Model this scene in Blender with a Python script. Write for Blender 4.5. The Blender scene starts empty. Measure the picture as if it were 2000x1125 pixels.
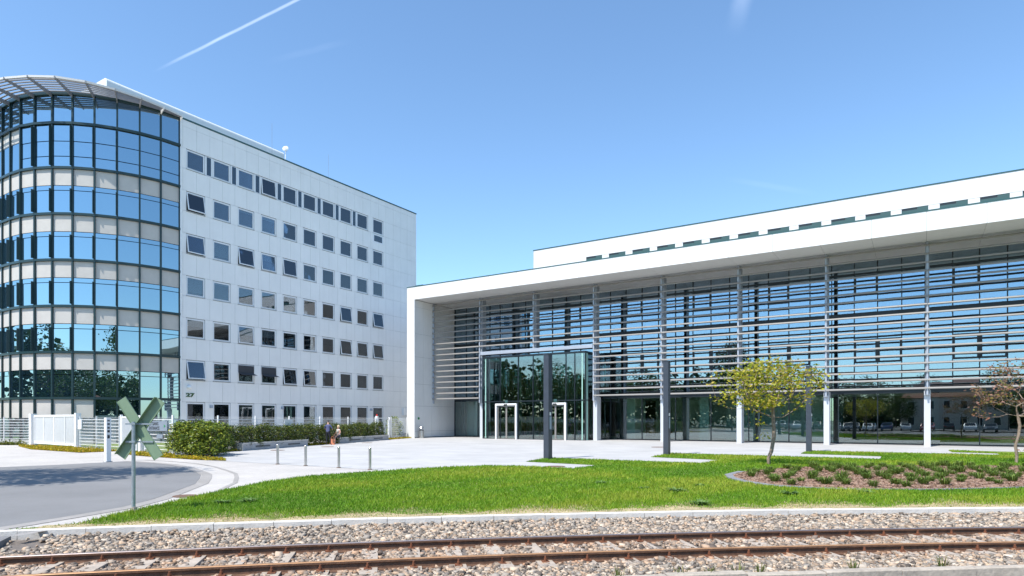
import bpy, bmesh, math, random
import numpy as np
from mathutils import Vector, Matrix, Euler
R = math.radians
random.seed(7)
rng = np.random.default_rng(7)
scene = bpy.context.scene
col = scene.collection

# ------------------------------------------------------------------ camera
cam_d = bpy.data.cameras.new('camera')
cam = bpy.data.objects.new('camera', cam_d)
col.objects.link(cam)
cam.location = (0, 0, 1.85)
cam.rotation_euler = (R(90), 0, 0)
cam_d.sensor_width = 36
cam_d.lens = 36 * 1244 / 2000
cam_d.shift_y = (820 - 562.5) / 2000
cam_d.clip_start = 0.1
cam_d.clip_end = 3000
scene.camera = cam

# ------------------------------------------------------------------ light
SUN_EL, SUN_H = R(56), Vector((-0.70, -0.715))      # towards the sun, horizontally
sun_d = bpy.data.lights.new('sun', 'SUN')
sun_d.energy = 3.3
sun_d.angle = R(0.53)
sun_d.color = (1.0, 0.955, 0.89)
sun = bpy.data.objects.new('sun', sun_d)
col.objects.link(sun)
SUN_H.normalize()
to_sun = Vector((SUN_H.x * math.cos(SUN_EL), SUN_H.y * math.cos(SUN_EL), math.sin(SUN_EL)))
sun.rotation_euler = to_sun.to_track_quat('Z', 'Y').to_euler()

world = bpy.data.worlds.new('World')
scene.world = world
world.use_nodes = True
wn, wl = world.node_tree.nodes, world.node_tree.links
wn.clear()
w_out = wn.new('ShaderNodeOutputWorld')
w_bg = wn.new('ShaderNodeBackground')
w_bg.inputs['Strength'].default_value = 0.15
sky = wn.new('ShaderNodeTexSky')
sky.sky_type = 'NISHITA'
sky.sun_disc = False
sky.sun_elevation = SUN_EL
sky.sun_rotation = math.atan2(SUN_H.x, SUN_H.y)
sky.altitude = 100
sky.air_density = 1.0
sky.dust_density = 0.3
sky.ozone_density = 1.6
wl.new(w_bg.outputs[0], w_out.inputs['Surface'])


def wmath(op, *a):
    n = wn.new('ShaderNodeMath'); n.operation = op
    for i, x in enumerate(a):
        if isinstance(x, (int, float)): n.inputs[i].default_value = x
        else: wl.new(x, n.inputs[i])
    return n.outputs[0]


def wdot(src, vec):
    n = wn.new('ShaderNodeVectorMath'); n.operation = 'DOT_PRODUCT'
    wl.new(src, n.inputs[0]); n.inputs[1].default_value = vec
    return n.outputs['Value']


tc = wn.new('ShaderNodeTexCoord')
nz = wn.new('ShaderNodeTexNoise'); nz.inputs['Scale'].default_value = 26; nz.inputs['Detail'].default_value = 5
wl.new(tc.outputs['Generated'], nz.inputs['Vector'])


def smooth(x, a, b):
    n = wn.new('ShaderNodeMapRange'); n.interpolation_type = 'SMOOTHSTEP'
    wl.new(x, n.inputs[0]); n.inputs[1].default_value = a; n.inputs[2].default_value = b
    return n.outputs[0]


def contrail(azel0, azel1, width, strength, fade0, fade1):
    """vapour trail: a narrow band of sky between two compass directions"""
    def d(azel):
        az, el = R(azel[0]), R(azel[1])
        return Vector((math.sin(az) * math.cos(el), math.cos(az) * math.cos(el), math.sin(el)))
    d0, d1 = d(azel0), d(azel1)
    n = d0.cross(d1).normalized(); al = n.cross(d0).normalized()
    ang = d0.angle(d1)
    G = tc.outputs['Generated']
    side = wmath('ADD', wdot(G, n), wmath('MULTIPLY', wmath('SUBTRACT', nz.outputs[0], 0.5), width * 0.7))
    band = smooth(wmath('ABSOLUTE', side), width, width * 0.15)
    along = wmath('ARCTAN2', wdot(G, al), wdot(G, d0))
    m = wmath('MULTIPLY', smooth(along, 0.0, ang * fade0), smooth(along, ang, ang * (1 - fade1)))
    m = wmath('MULTIPLY', m, band)
    m = wmath('MULTIPLY', m, wmath('ADD', 0.45, wmath('MULTIPLY', nz.outputs[0], 1.1)))
    return wmath('MULTIPLY', m, strength)


trails = contrail((-29.6, 25.3), (-16.9, 32.9), 0.0024, 1.2, 0.35, 0.02)
trails = wmath('ADD', trails, contrail((19.0, 29.4), (20.3, 33.2), 0.018, 0.55, 0.9, 0.05))
trails = wmath('ADD', trails, contrail((-21.5, 27.5), (-13.5, 30.2), 0.0055, 0.08, 0.4, 0.4))
trails = wmath('ADD', trails, contrail((18.0, 19.9), (26.0, 17.6), 0.0055, 0.10, 0.4, 0.4))
mixn = wn.new('ShaderNodeMix'); mixn.data_type = 'RGBA'; mixn.blend_type = 'ADD'
mixn.inputs[0].default_value = 1.0
tint = wn.new('ShaderNodeMix'); tint.data_type = 'RGBA'; tint.blend_type = 'MULTIPLY'; tint.inputs[0].default_value = 1.0
wl.new(sky.outputs[0], tint.inputs[6]); tint.inputs[7].default_value = (0.71, 0.84, 0.90, 1)      # clear, deep blue early-summer air
wl.new(tint.outputs[2], mixn.inputs[6])
cmb = wn.new('ShaderNodeCombineColor')
for i in range(3): wl.new(trails, cmb.inputs[i])
wl.new(cmb.outputs[0], mixn.inputs[7])
wl.new(mixn.outputs[2], w_bg.inputs['Color'])

scene.view_settings.view_transform = 'Standard'
scene.view_settings.look = 'None'
scene.view_settings.gamma = 1
scene.view_settings.use_curve_mapping = False
scene.view_settings.exposure = 0.95
scene.render.engine = 'CYCLES'
scene.cycles.max_bounces = 8
scene.cycles.transparent_max_bounces = 16
scene.cycles.glossy_bounces = 4
scene.cycles.caustics_reflective = False
scene.cycles.caustics_refractive = False

# ------------------------------------------------------------------ site frame
U = Vector((-0.8429, 0.5383, 0)); V = Vector((0.5383, 0.8429, 0))
ROT = math.atan2(-0.5383, 0.8429)          # local x runs to the right along the hall front, local y away from the camera


def site(s, t, z=0.0): return U * s + V * t + Vector((0, 0, z))


# ------------------------------------------------------------------ materials
MATS = {}


def mat(name, base, rough=0.6, var=0.0, scale=2.0, bump=0.0, bscale=None, metal=0.0, spec=0.5, attr=None, detail=5, var2=None, streak=0.0):
    m = bpy.data.materials.new(name); m.use_nodes = True
    n, l = m.node_tree.nodes, m.node_tree.links
    b = n['Principled BSDF']
    b.inputs['Roughness'].default_value = rough
    b.inputs['Metallic'].default_value = metal
    b.inputs['Specular IOR Level'].default_value = spec
    b.inputs['Base Color'].default_value = (*base, 1)
    geo = n.new('ShaderNodeNewGeometry')
    src = None
    if attr:
        a = n.new('ShaderNodeAttribute'); a.attribute_name = attr
        src = a.outputs['Color']
    if var:
        t = n.new('ShaderNodeTexNoise'); t.inputs['Scale'].default_value = scale; t.inputs['Detail'].default_value = detail
        t.inputs['Roughness'].default_value = 0.62
        l.new(geo.outputs['Position'], t.inputs['Vector'])
        mr = n.new('ShaderNodeMapRange'); mr.inputs[1].default_value = 0.3; mr.inputs[2].default_value = 0.7
        mr.inputs[3].default_value = 1 - var; mr.inputs[4].default_value = 1 + var
        l.new(t.outputs[0], mr.inputs[0])
        fac = mr.outputs[0]
        if var2:
            t2 = n.new('ShaderNodeTexNoise'); t2.inputs['Scale'].default_value = var2[1]; t2.inputs['Detail'].default_value = 3
            l.new(geo.outputs['Position'], t2.inputs['Vector'])
            mr2 = n.new('ShaderNodeMapRange'); mr2.inputs[1].default_value = 0.3; mr2.inputs[2].default_value = 0.7
            mr2.inputs[3].default_value = 1 - var2[0]; mr2.inputs[4].default_value = 1 + var2[0]
            l.new(t2.outputs[0], mr2.inputs[0])
            mm = n.new('ShaderNodeMath'); mm.operation = 'MULTIPLY'
            l.new(fac, mm.inputs[0]); l.new(mr2.outputs[0], mm.inputs[1]); fac = mm.outputs[0]
        if streak:
            mp = n.new('ShaderNodeMapping'); mp.inputs['Scale'].default_value = (3.1, 3.1, 0.22)
            l.new(geo.outputs['Position'], mp.inputs['Vector'])
            t3 = n.new('ShaderNodeTexNoise'); t3.inputs['Scale'].default_value = 1.0; t3.inputs['Detail'].default_value = 4
            l.new(mp.outputs[0], t3.inputs['Vector'])
            mr3 = n.new('ShaderNodeMapRange'); mr3.inputs[1].default_value = 0.45; mr3.inputs[2].default_value = 0.75
            mr3.inputs[3].default_value = 1.0; mr3.inputs[4].default_value = 1 - streak
            l.new(t3.outputs[0], mr3.inputs[0])
            m3 = n.new('ShaderNodeMath'); m3.operation = 'MULTIPLY'
            l.new(fac, m3.inputs[0]); l.new(mr3.outputs[0], m3.inputs[1]); fac = m3.outputs[0]
        mx = n.new('ShaderNodeVectorMath'); mx.operation = 'SCALE'
        if src: l.new(src, mx.inputs[0])
        else: mx.inputs[0].default_value = base
        l.new(fac, mx.inputs['Scale'])
        src = mx.outputs[0]
    if src: l.new(src, b.inputs['Base Color'])
    if bump:
        t = n.new('ShaderNodeTexNoise'); t.inputs['Scale'].default_value = bscale or scale * 4; t.inputs['Detail'].default_value = 6
        l.new(geo.outputs['Position'], t.inputs['Vector'])
        bp = n.new('ShaderNodeBump'); bp.inputs['Strength'].default_value = bump; bp.inputs['Distance'].default_value = 0.02
        l.new(t.outputs[0], bp.inputs['Height']); l.new(bp.outputs[0], b.inputs['Normal'])
    MATS[name] = m
    return m


def leafmat(name, attr='Col', trans=0.35, rough=0.5, base=(0.08, 0.12, 0.02)):
    m = bpy.data.materials.new(name); m.use_nodes = True
    n, l = m.node_tree.nodes, m.node_tree.links
    b = n['Principled BSDF']; b.inputs['Roughness'].default_value = rough
    b.inputs['Specular IOR Level'].default_value = 0.3
    out = n['Material Output']
    a = n.new('ShaderNodeAttribute'); a.attribute_name = attr
    l.new(a.outputs['Color'], b.inputs['Base Color'])
    tr = n.new('ShaderNodeBsdfTranslucent')
    l.new(a.outputs['Color'], tr.inputs['Color'])
    mx = n.new('ShaderNodeMixShader'); mx.inputs[0].default_value = trans
    l.new(b.outputs[0], mx.inputs[1]); l.new(tr.outputs[0], mx.inputs[2])
    l.new(mx.outputs[0], out.inputs['Surface'])
    MATS[name] = m
    return m


def glass(name, tint, refl, wave=0.0, back=None, wscale=0.5, gcol=(0.95, 0.97, 1.0)):
    """coated pane: mirror-like share that rises at grazing angles, the rest seen through (or a dark backing)"""
    m = bpy.data.materials.new(name); m.use_nodes = True
    n, l = m.node_tree.nodes, m.node_tree.links
    n.remove(n['Principled BSDF'])
    out = n['Material Output']
    g = n.new('ShaderNodeBsdfGlossy'); g.inputs['Roughness'].default_value = 0.0
    g.inputs['Color'].default_value = (*gcol, 1)
    if back:
        t = n.new('ShaderNodeBsdfDiffuse'); t.inputs['Color'].default_value = (*back, 1)
    else:
        t = n.new('ShaderNodeBsdfTransparent'); t.inputs['Color'].default_value = (*tint, 1)
    lw = n.new('ShaderNodeLayerWeight'); lw.inputs['Blend'].default_value = 0.35
    mr = n.new('ShaderNodeMapRange'); mr.inputs[3].default_value = refl; mr.inputs[4].default_value = 1.0
    l.new(lw.outputs['Fresnel'], mr.inputs[0])
    mx = n.new('ShaderNodeMixShader')
    l.new(mr.outputs[0], mx.inputs[0]); l.new(t.outputs[0], mx.inputs[1]); l.new(g.outputs[0], mx.inputs[2])
    if wave:
        geo = n.new('ShaderNodeNewGeometry')
        tx = n.new('ShaderNodeTexNoise'); tx.inputs['Scale'].default_value = wscale; tx.inputs['Detail'].default_value = 1
        l.new(geo.outputs['Position'], tx.inputs['Vector'])
        bp = n.new('ShaderNodeBump'); bp.inputs['Strength'].default_value = 1.0; bp.inputs['Distance'].default_value = wave
        l.new(tx.outputs[0], bp.inputs['Height']); l.new(bp.outputs[0], g.inputs['Normal'])
    l.new(mx.outputs[0], out.inputs['Surface'])
    MATS[name] = m
    return m


def pavers(name, c1, c2, w, hgt, rot=0.0, joint=0.75, rough=0.75, offset=0.5):
    m = bpy.data.materials.new(name); m.use_nodes = True
    n, l = m.node_tree.nodes, m.node_tree.links
    b = n['Principled BSDF']; b.inputs['Roughness'].default_value = rough
    b.inputs['Specular IOR Level'].default_value = 0.3
    geo = n.new('ShaderNodeNewGeometry')
    vr = n.new('ShaderNodeVectorRotate'); vr.rotation_type = 'Z_AXIS'; vr.inputs['Angle'].default_value = rot
    l.new(geo.outputs['Position'], vr.inputs['Vector'])
    br = n.new('ShaderNodeTexBrick')
    br.offset = offset
    br.inputs['Color1'].default_value = (*c1, 1); br.inputs['Color2'].default_value = (*c2, 1)
    br.inputs['Mortar'].default_value = (*[x * joint for x in c1], 1)
    br.inputs['Scale'].default_value = 1.0
    br.inputs['Mortar Size'].default_value = 0.006
    br.inputs['Brick Width'].default_value = w; br.inputs['Row Height'].default_value = hgt
    l.new(vr.outputs[0], br.inputs['Vector'])
    t = n.new('ShaderNodeTexNoise'); t.inputs['Scale'].default_value = 0.35; t.inputs['Detail'].default_value = 7; t.inputs['Roughness'].default_value = 0.65
    l.new(geo.outputs['Position'], t.inputs['Vector'])
    mr = n.new('ShaderNodeMapRange'); mr.inputs[1].default_value = 0.3; mr.inputs[2].default_value = 0.7
    mr.inputs[3].default_value = 0.86; mr.inputs[4].default_value = 1.08
    l.new(t.outputs[0], mr.inputs[0])
    mx = n.new('ShaderNodeVectorMath'); mx.operation = 'SCALE'
    l.new(br.outputs['Color'], mx.inputs[0]); l.new(mr.outputs[0], mx.inputs['Scale'])
    l.new(mx.outputs[0], b.inputs['Base Color'])
    bp = n.new('ShaderNodeBump'); bp.inputs['Strength'].default_value = 0.25; bp.inputs['Distance'].default_value = 0.01; bp.invert = True
    l.new(br.outputs['Fac'], bp.inputs['Height']); l.new(bp.outputs[0], b.inputs['Normal'])
    MATS[name] = m
    return m


mat('white_clad', (0.70, 0.695, 0.68), 0.45, 0.03, 0.6, spec=0.35, streak=0.05)
mat('white_clad_grey', (0.84, 0.825, 0.80), 0.5, 0.035, 0.5, spec=0.3, streak=0.035)
mat('joint', (0.16, 0.17, 0.18), 0.9)
mat('void', (0.012, 0.016, 0.018), 0.9)
mat('room', (0.05, 0.055, 0.06), 0.9)
mat('white_paint', (0.82, 0.82, 0.81), 0.35, 0.03, 4)
mat('pvc', (0.78, 0.79, 0.80), 0.35)
mat('alu', (0.255, 0.242, 0.225), 0.42, 0.04, 3, metal=0.0, spec=0.5)
mat('steel_grey', (0.36, 0.40, 0.46), 0.4, 0.04, 2, spec=0.5)
mat('galv', (0.36, 0.41, 0.43), 0.38, 0.12, 9, metal=0.5)
mat('steel', (0.55, 0.54, 0.52), 0.28, 0.08, 6, metal=0.9)
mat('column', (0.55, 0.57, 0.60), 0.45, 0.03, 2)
mat('column_grey_shaded', (0.34, 0.37, 0.41), 0.45, 0.03, 2)  # upper shafts: steel grey, with the soffit's shade put into the colour
mat('anthracite', (0.045, 0.055, 0.072), 0.42, 0.12, 4)
mat('dark_green', (0.012, 0.035, 0.038), 0.35, 0.1, 3)
mat('teal_trim', (0.02, 0.085, 0.085), 0.4)
mat('teal_panel', (0.03, 0.085, 0.085), 0.6)
mat('frame_dark', (0.010, 0.017, 0.022), 0.4)
mat('beige_panel', (0.52, 0.49, 0.45), 0.55, 0.05, 1.5, spec=0.3)
mat('concrete', (0.40, 0.40, 0.405), 0.85, 0.08, 3, 0.3, 30)
mat('concrete_light', (0.62, 0.59, 0.54), 0.85, 0.07, 2.5, 0.3, 25, var2=(0.06, 14))
mat('concrete_old', (0.40, 0.345, 0.28), 0.9, 0.16, 3, 0.5, 22, var2=(0.12, 17))
mat('slot', (0.12, 0.125, 0.13), 0.8)
mat('asphalt', (0.20, 0.197, 0.195), 0.88, 0.12, 0.35, 0.35, 60, var2=(0.09, 38))
mat('asphalt_dark', (0.10, 0.10, 0.10), 0.9, 0.1, 0.6, 0.35, 60)
mat('asphalt_old', (0.20, 0.195, 0.19), 0.9, 0.15, 2.0, 0.5, 40, var2=(0.12, 25))
mat('soil', (0.13, 0.098, 0.070), 0.95, 0.25, 8, 0.6, 40)
mat('ballast_base', (0.16, 0.135, 0.115), 0.95, 0.3, 14, 0.8, 40)
mat('turf', (0.14, 0.20, 0.02), 0.9, 0.3, 1.3, 0.5, 60, var2=(0.25, 22))
mat('far_ground', (0.17, 0.18, 0.12), 0.95, 0.2, 0.1)
mat('sign_back', (0.20, 0.285, 0.18), 0.5, 0.07, 9)
mat('sign_grey', (0.21, 0.25, 0.30), 0.5)
mat('green_letter', (0.035, 0.10, 0.035), 0.5)
mat('dark_letter', (0.05, 0.06, 0.075), 0.5)
mat('green_arrow', (0.01, 0.22, 0.06), 0.5)
mat('rust', (0.20, 0.085, 0.040), 0.8, 0.35, 30, 0.5, 60)
mat('rail_side', (0.13, 0.066, 0.038), 0.7, 0.3, 12, 0.3, 50)
mat('rail_top', (0.42, 0.34, 0.31), 0.33, 0.15, 6, metal=0.75)
mat('rail_rusty_top', (0.40, 0.215, 0.10), 0.5, 0.2, 8, metal=0.3)
mat('clip_rust', (0.17, 0.060, 0.026), 0.85, 0.35, 40)
mat('sleeper', (0.40, 0.335, 0.27), 0.9, 0.2, 6, 0.4, 30)
mat('bark', (0.27, 0.205, 0.155), 0.9, 0.3, 14, 0.6, 30)
mat('bark_dark', (0.12, 0.09, 0.07), 0.9, 0.3, 10, 0.6, 30)
mat('manhole', (0.16, 0.095, 0.065), 0.8, 0.25, 20)
mat('stone_edge', (0.22, 0.225, 0.235), 0.85, 0.1, 8, 0.3, 30)
mat('bin_dark', (0.03, 0.03, 0.03), 0.6)
mat('interior_wall', (0.74, 0.78, 0.75), 0.8, 0.04, 0.6)
mat('interior_floor', (0.42, 0.42, 0.41), 0.4)
mat('interior_ceiling', (0.62, 0.66, 0.63), 0.8)
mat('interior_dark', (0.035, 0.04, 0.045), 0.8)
mat('blind', (0.50, 0.56, 0.57), 0.8)
mat('blind_grey', (0.26, 0.29, 0.27), 0.8)
mat('awning', (0.05, 0.05, 0.055), 0.7)
mat('red_lamp', (0.55, 0.04, 0.03), 0.3)
mat('rubber', (0.02, 0.02, 0.022), 0.7)
mat('car_glass', (0.015, 0.02, 0.025), 0.05)
mat('lamp_white', (0.85, 0.85, 0.85), 0.3)
mat('lamp_red', (0.4, 0.02, 0.02), 0.25)
mat('render_wall', (0.62, 0.55, 0.48), 0.9, 0.05, 1)
mat('roof_tile', (0.24, 0.10, 0.06), 0.85, 0.2, 3)
mat('pane_dark', (0.02, 0.025, 0.03), 0.1)
for nm, c in (('silver', (0.52, 0.53, 0.55)), ('white', (0.75, 0.75, 0.75)), ('black', (0.02, 0.02, 0.022)), ('blue', (0.06, 0.10, 0.20)), ('red', (0.30, 0.03, 0.03)), ('grey', (0.16, 0.17, 0.18))):
    mat('paint_' + nm, c, 0.2, spec=0.7)
mat('shirt_blue', (0.085, 0.095, 0.19), 0.9, 0.1, 20)
mat('trousers', (0.018, 0.019, 0.026), 0.9)
mat('skin', (0.60, 0.33, 0.24), 0.6)
mat('hair_dark', (0.035, 0.018, 0.014), 0.7)
mat('hair_blond', (0.62, 0.47, 0.28), 0.7)
mat('top_white', (0.78, 0.76, 0.76), 0.85)
mat('skirt_dark', (0.05, 0.045, 0.06), 0.9)
mat('bag_orange', (0.75, 0.27, 0.14), 0.7)
mat('attr_stone', (0.5, 0.5, 0.5), 0.9, 0.12, 40, attr='Col')
leafmat('leaf', trans=0.38)
leafmat('leaf_dense', trans=0.14, rough=0.4)
leafmat('grass_blade', trans=0.35, rough=0.6)
glass('hall_glass', (0.50, 0.62, 0.62), 0.30, wave=0.0045, wscale=0.45, gcol=(0.66, 0.83, 1.0))
glass('ground_glass', (0.74, 0.88, 0.83), 0.12, wave=0.003, wscale=0.45)
glass('porch_glass', (0.70, 0.82, 0.78), 0.10, wave=0.003, wscale=0.5)
glass('office_glass', (0.62, 0.68, 0.72), 0.07, wave=0.003, wscale=0.7)
glass('tower_glass', (0, 0, 0), 0.46, wave=0.005, back=(0.008, 0.022, 0.034), wscale=0.35, gcol=(0.66, 0.88, 1.0))
glass('fixed_glass', (0, 0, 0), 0.05, back=(0.02, 0.035, 0.05))
pavers('plaza_pavers', (0.49, 0.48, 0.465), (0.445, 0.437, 0.425), 1.2, 0.4, rot=-ROT, joint=0.8)
pavers('path_pavers', (0.53, 0.495, 0.455), (0.49, 0.46, 0.425), 0.24, 0.12, rot=0.6, joint=0.78)
pavers('gutter_pavers', (0.36, 0.335, 0.31), (0.33, 0.31, 0.285), 0.3, 0.15, rot=0.2, joint=0.7)

# ------------------------------------------------------------------ mesh helpers


class MB:
    def __init__(s): s.v = []; s.f = []; s.m = []; s.mi = 0

    def add(s, vs, fs):
        o = len(s.v); s.v += [tuple(x) for x in vs]; s.f += [tuple(i + o for i in f) for f in fs]; s.m += [s.mi] * len(fs)
        return s

    def box(s, x0, x1, y0, y1, z0, z1):
        if x0 > x1: x0, x1 = x1, x0
        if y0 > y1: y0, y1 = y1, y0
        return s.add([(x0, y0, z0), (x1, y0, z0), (x1, y1, z0), (x0, y1, z0), (x0, y0, z1), (x1, y0, z1), (x1, y1, z1), (x0, y1, z1)],
                     [(0, 3, 2, 1), (4, 5, 6, 7), (0, 1, 5, 4), (1, 2, 6, 5), (2, 3, 7, 6), (3, 0, 4, 7)])

    def obox(s, a, b, w, hgt, up=(0, 0, 1)):
        """bar from a to b, w wide, hgt high, centred"""
        a, b = Vector(a), Vector(b); d = (b - a).normalized(); up = Vector(up)
        if abs(d.dot(up)) > 0.99: up = Vector((1, 0, 0))
        r = d.cross(up).normalized() * (w / 2); q = r.cross(d).normalized() * (hgt / 2)
        vs = [p + i * r + j * q for p in (a, b) for i, j in ((-1, -1), (1, -1), (1, 1), (-1, 1))]
        return s.add(vs, [(0, 1, 2, 3), (7, 6, 5, 4), (0, 4, 5, 1), (1, 5, 6, 2), (2, 6, 7, 3), (3, 7, 4, 0)])

    def prism(s, poly, z0, z1):
        n = len(poly)
        return s.add([(p[0], p[1], z0) for p in poly] + [(p[0], p[1], z1) for p in poly],
                     [tuple(range(n - 1, -1, -1)), tuple(range(n, 2 * n))] + [(i, (i + 1) % n, n + (i + 1) % n, n + i) for i in range(n)])

    def sheet(s, poly, z=0.0):
        return s.add([(p[0], p[1], z) for p in poly], [tuple(range(len(poly)))])

    def tube(s, path, rad, n=8, caps=True):
        path = [Vector(p) for p in path]
        if not isinstance(rad, (list, tuple)): rad = [rad] * len(path)
        o = len(s.v); up = Vector((0.13, 0.21, 1)).normalized()
        for i, p in enumerate(path):
            d = (path[min(i + 1, len(path) - 1)] - path[max(i - 1, 0)])
            d = d.normalized() if d.length > 1e-6 else Vector((0, 0, 1))
            a = d.cross(up)
            if a.length < 0.05: a = d.cross(Vector((1, 0, 0)))
            a.normalize(); b = d.cross(a).normalized()
            for k in range(n):
                q = 2 * math.pi * k / n
                s.v.append(tuple(p + (a * math.cos(q) + b * math.sin(q)) * rad[i]))
        fs = []
        for i in range(len(path) - 1):
            for k in range(n):
                fs.append((o + i * n + k, o + i * n + (k + 1) % n, o + (i + 1) * n + (k + 1) % n, o + (i + 1) * n + k))
        if caps:
            fs.append(tuple(o + k for k in range(n - 1, -1, -1))); fs.append(tuple(o + (len(path) - 1) * n + k for k in range(n)))
        s.f += fs; s.m += [s.mi] * len(fs)
        return s

    def cyl(s, x, y, z0, z1, r, n=14): return s.tube([(x, y, z0), (x, y, z1)], r, n)

    def mesh(s, name, mats, smooth=False):
        me = bpy.data.meshes.new(name); me.from_pydata(s.v, [], s.f); me.update()
        if isinstance(mats, str): mats = [mats]
        for m in mats: me.materials.append(MATS[m])
        if len(mats) > 1: me.polygons.foreach_set('material_index', s.m)
        if smooth: me.polygons.foreach_set('use_smooth', [True] * len(me.polygons))
        return me

    def build(s, name, mats, parent=None, loc=(0, 0, 0), rot=None, smooth=False):
        return put(name, s.mesh(name, mats, smooth), parent, loc, rot)


def put(name, me, parent=None, loc=(0, 0, 0), rot=None):
    o = bpy.data.objects.new(name, me); col.objects.link(o)
    o.location = loc
    if rot is not None: o.rotation_euler = rot
    if parent: o.parent = parent
    return o


def tag(o, label=None, cat=None, group=None, kind=None):
    if label: o['label'] = label
    if cat: o['category'] = cat
    if group: o['group'] = group
    if kind: o['kind'] = kind
    return o


def thing(name, label, cat, loc=(0, 0, 0), rotz=0.0, group=None):
    o = bpy.data.objects.new(name, None); col.objects.link(o)
    o.empty_display_size = 0.2
    o.location = loc; o.rotation_euler = (0, 0, rotz)
    return tag(o, label, cat, group)


def copy_tree(o, parent=None):
    c = o.copy(); col.objects.link(c); c.parent = parent
    for ch in list(o.children): copy_tree(ch, c)
    return c


def arr_mesh(name, verts, faces_n, nper, mats, cols=None, smooth=False, midx=None):
    """verts (N,3) float array; faces are consecutive runs or an int array (F,nper)"""
    me = bpy.data.meshes.new(name)
    F = np.asarray(faces_n, dtype=np.int32)
    me.vertices.add(len(verts)); me.vertices.foreach_set('co', np.asarray(verts, dtype=np.float32).ravel())
    me.loops.add(F.size); me.loops.foreach_set('vertex_index', F.ravel())
    me.polygons.add(len(F))
    me.polygons.foreach_set('loop_start', np.arange(0, F.size, nper, dtype=np.int32))
    me.polygons.foreach_set('loop_total', np.full(len(F), nper, dtype=np.int32))
    for m in mats: me.materials.append(MATS[m])
    if midx is not None: me.polygons.foreach_set('material_index', np.asarray(midx, dtype=np.int32))
    if smooth: me.polygons.foreach_set('use_smooth', np.ones(len(F), dtype=bool))
    me.update(calc_edges=True)
    if cols is not None:
        a = me.color_attributes.new('Col', 'FLOAT_COLOR', 'POINT')
        c4 = np.ones((len(verts), 4), dtype=np.float32); c4[:, :3] = cols
        a.data.foreach_set('color', c4.ravel())
    return me


def inside(px, py, poly):
    c = np.zeros(len(px), dtype=bool); n = len(poly); j = n - 1
    for i in range(n):
        xi, yi = poly[i][:2]; xj, yj = poly[j][:2]
        k = ((yi > py) != (yj > py)) & (px < (xj - xi) * (py - yi) / (yj - yi + 1e-12) + xi)
        c ^= k; j = i
    return c


# ------------------------------------------------------------------ the ground
def track(X): return 9.38 + 0.165 * X - 0.0062 * X * X


def track_pt(X, off, z=0.0):
    d = Vector((1, 0.165 - 0.0124 * X, 0)).normalized(); n = Vector((-d.y, d.x, 0))
    return Vector((X, track(X), z)) + n * off


KERB, NEAR = 2.84, -2.12
XS = [x * 1.0 for x in range(-34, 37)]
kerb_line = [track_pt(x, KERB) for x in XS]
near_line = [track_pt(x, NEAR) for x in XS]

g = MB().sheet([(-900, -900), (900, -900), (900, 1500), (-900, 1500)], -0.30).build('ground', 'far_ground'); tag(g, kind='structure')
b_in = [track_pt(x, KERB) for x in XS]; b_out = [track_pt(x, NEAR) for x in XS]
mb = MB()
for i in range(len(XS) - 1):
    mb.add([(*b_out[i].xy, -0.135), (*b_out[i + 1].xy, -0.135), (*b_in[i + 1].xy, -0.135), (*b_in[i].xy, -0.135)], [(0, 1, 2, 3)])
tag(mb.build('track_bed', 'ballast_base'), kind='structure')
# paved forecourt sheet from the kerb to well behind the buildings
far_poly = [tuple(p.xy) for p in kerb_line] + [(60, 140), (-90, 140)]
tag(MB().sheet(far_poly, 0.0).build('pavement', 'path_pavers'), kind='structure')
tag(MB().sheet([tuple(p.xy) for p in near_line][::-1] + [(-60, -25), (60, -25)], -0.20).build('street', 'asphalt'), kind='structure')
tag(MB().sheet([(-90, -25), (90, -25), (90, -110), (-90, -110)][::-1], -0.02).build('parking_lot', 'asphalt_old'), kind='structure')

road_poly = [(-40, 9.0), (-9.3, 9.0), (-8.95, 10.4), (-8.55, 12.0), (-8.25, 13.4), (-8.35, 14.8), (-8.65, 16.2), (-9.15, 18.4), (-9.85, 20.1), (-10.45, 21.4), (-11.25, 22.6),
             (-12.6, 24.5), (-14.1, 26.15), (-15.7, 27.4), (-17.3, 28.2), (-18.0, 27.3), (-18.6, 26.2), (-19.9, 24.9), (-24.0, 22.9), (-40, 20.5)]
tag(MB().sheet(road_poly, 0.006).build('road', 'asphalt'), kind='structure')
rp = [Vector((*p, 0)) for p in road_poly[2:15]]
mb = MB()
for i in range(len(rp) - 1):
    def nrm(k):
        d = (rp[min(k + 1, len(rp) - 1)] - rp[max(k - 1, 0)]).normalized(); return Vector((d.y, -d.x, 0))
    a, b_ = nrm(i), nrm(i + 1)
    for o0, o1 in ((0.02, 0.34), (1.0, 1.13)):
        mb.add([(*(rp[i] + a * o0).xy, 0.008), (*(rp[i] + a * o1).xy, 0.008), (*(rp[i + 1] + b_ * o1).xy, 0.008), (*(rp[i + 1] + b_ * o0).xy, 0.008)], [(0, 1, 2, 3)])
tag(mb.build('gutter', 'gutter_pavers'), kind='structure')
S2 = lambda s, t: tuple(site(s, t).xy)
plaza_poly = [S2(15.2, 17.05), S2(28.2, 17.05), S2(33.8, 19.2), S2(42.9, 44.2), S2(44.5, 49), S2(44.5, 56), S2(-40, 56), S2(-40, 38), S2(-8, 30), S2(15.2, 15)]
tag(MB().sheet(plaza_poly[::-1], 0.006).build('plaza', 'plaza_pavers'), kind='structure')

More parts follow.
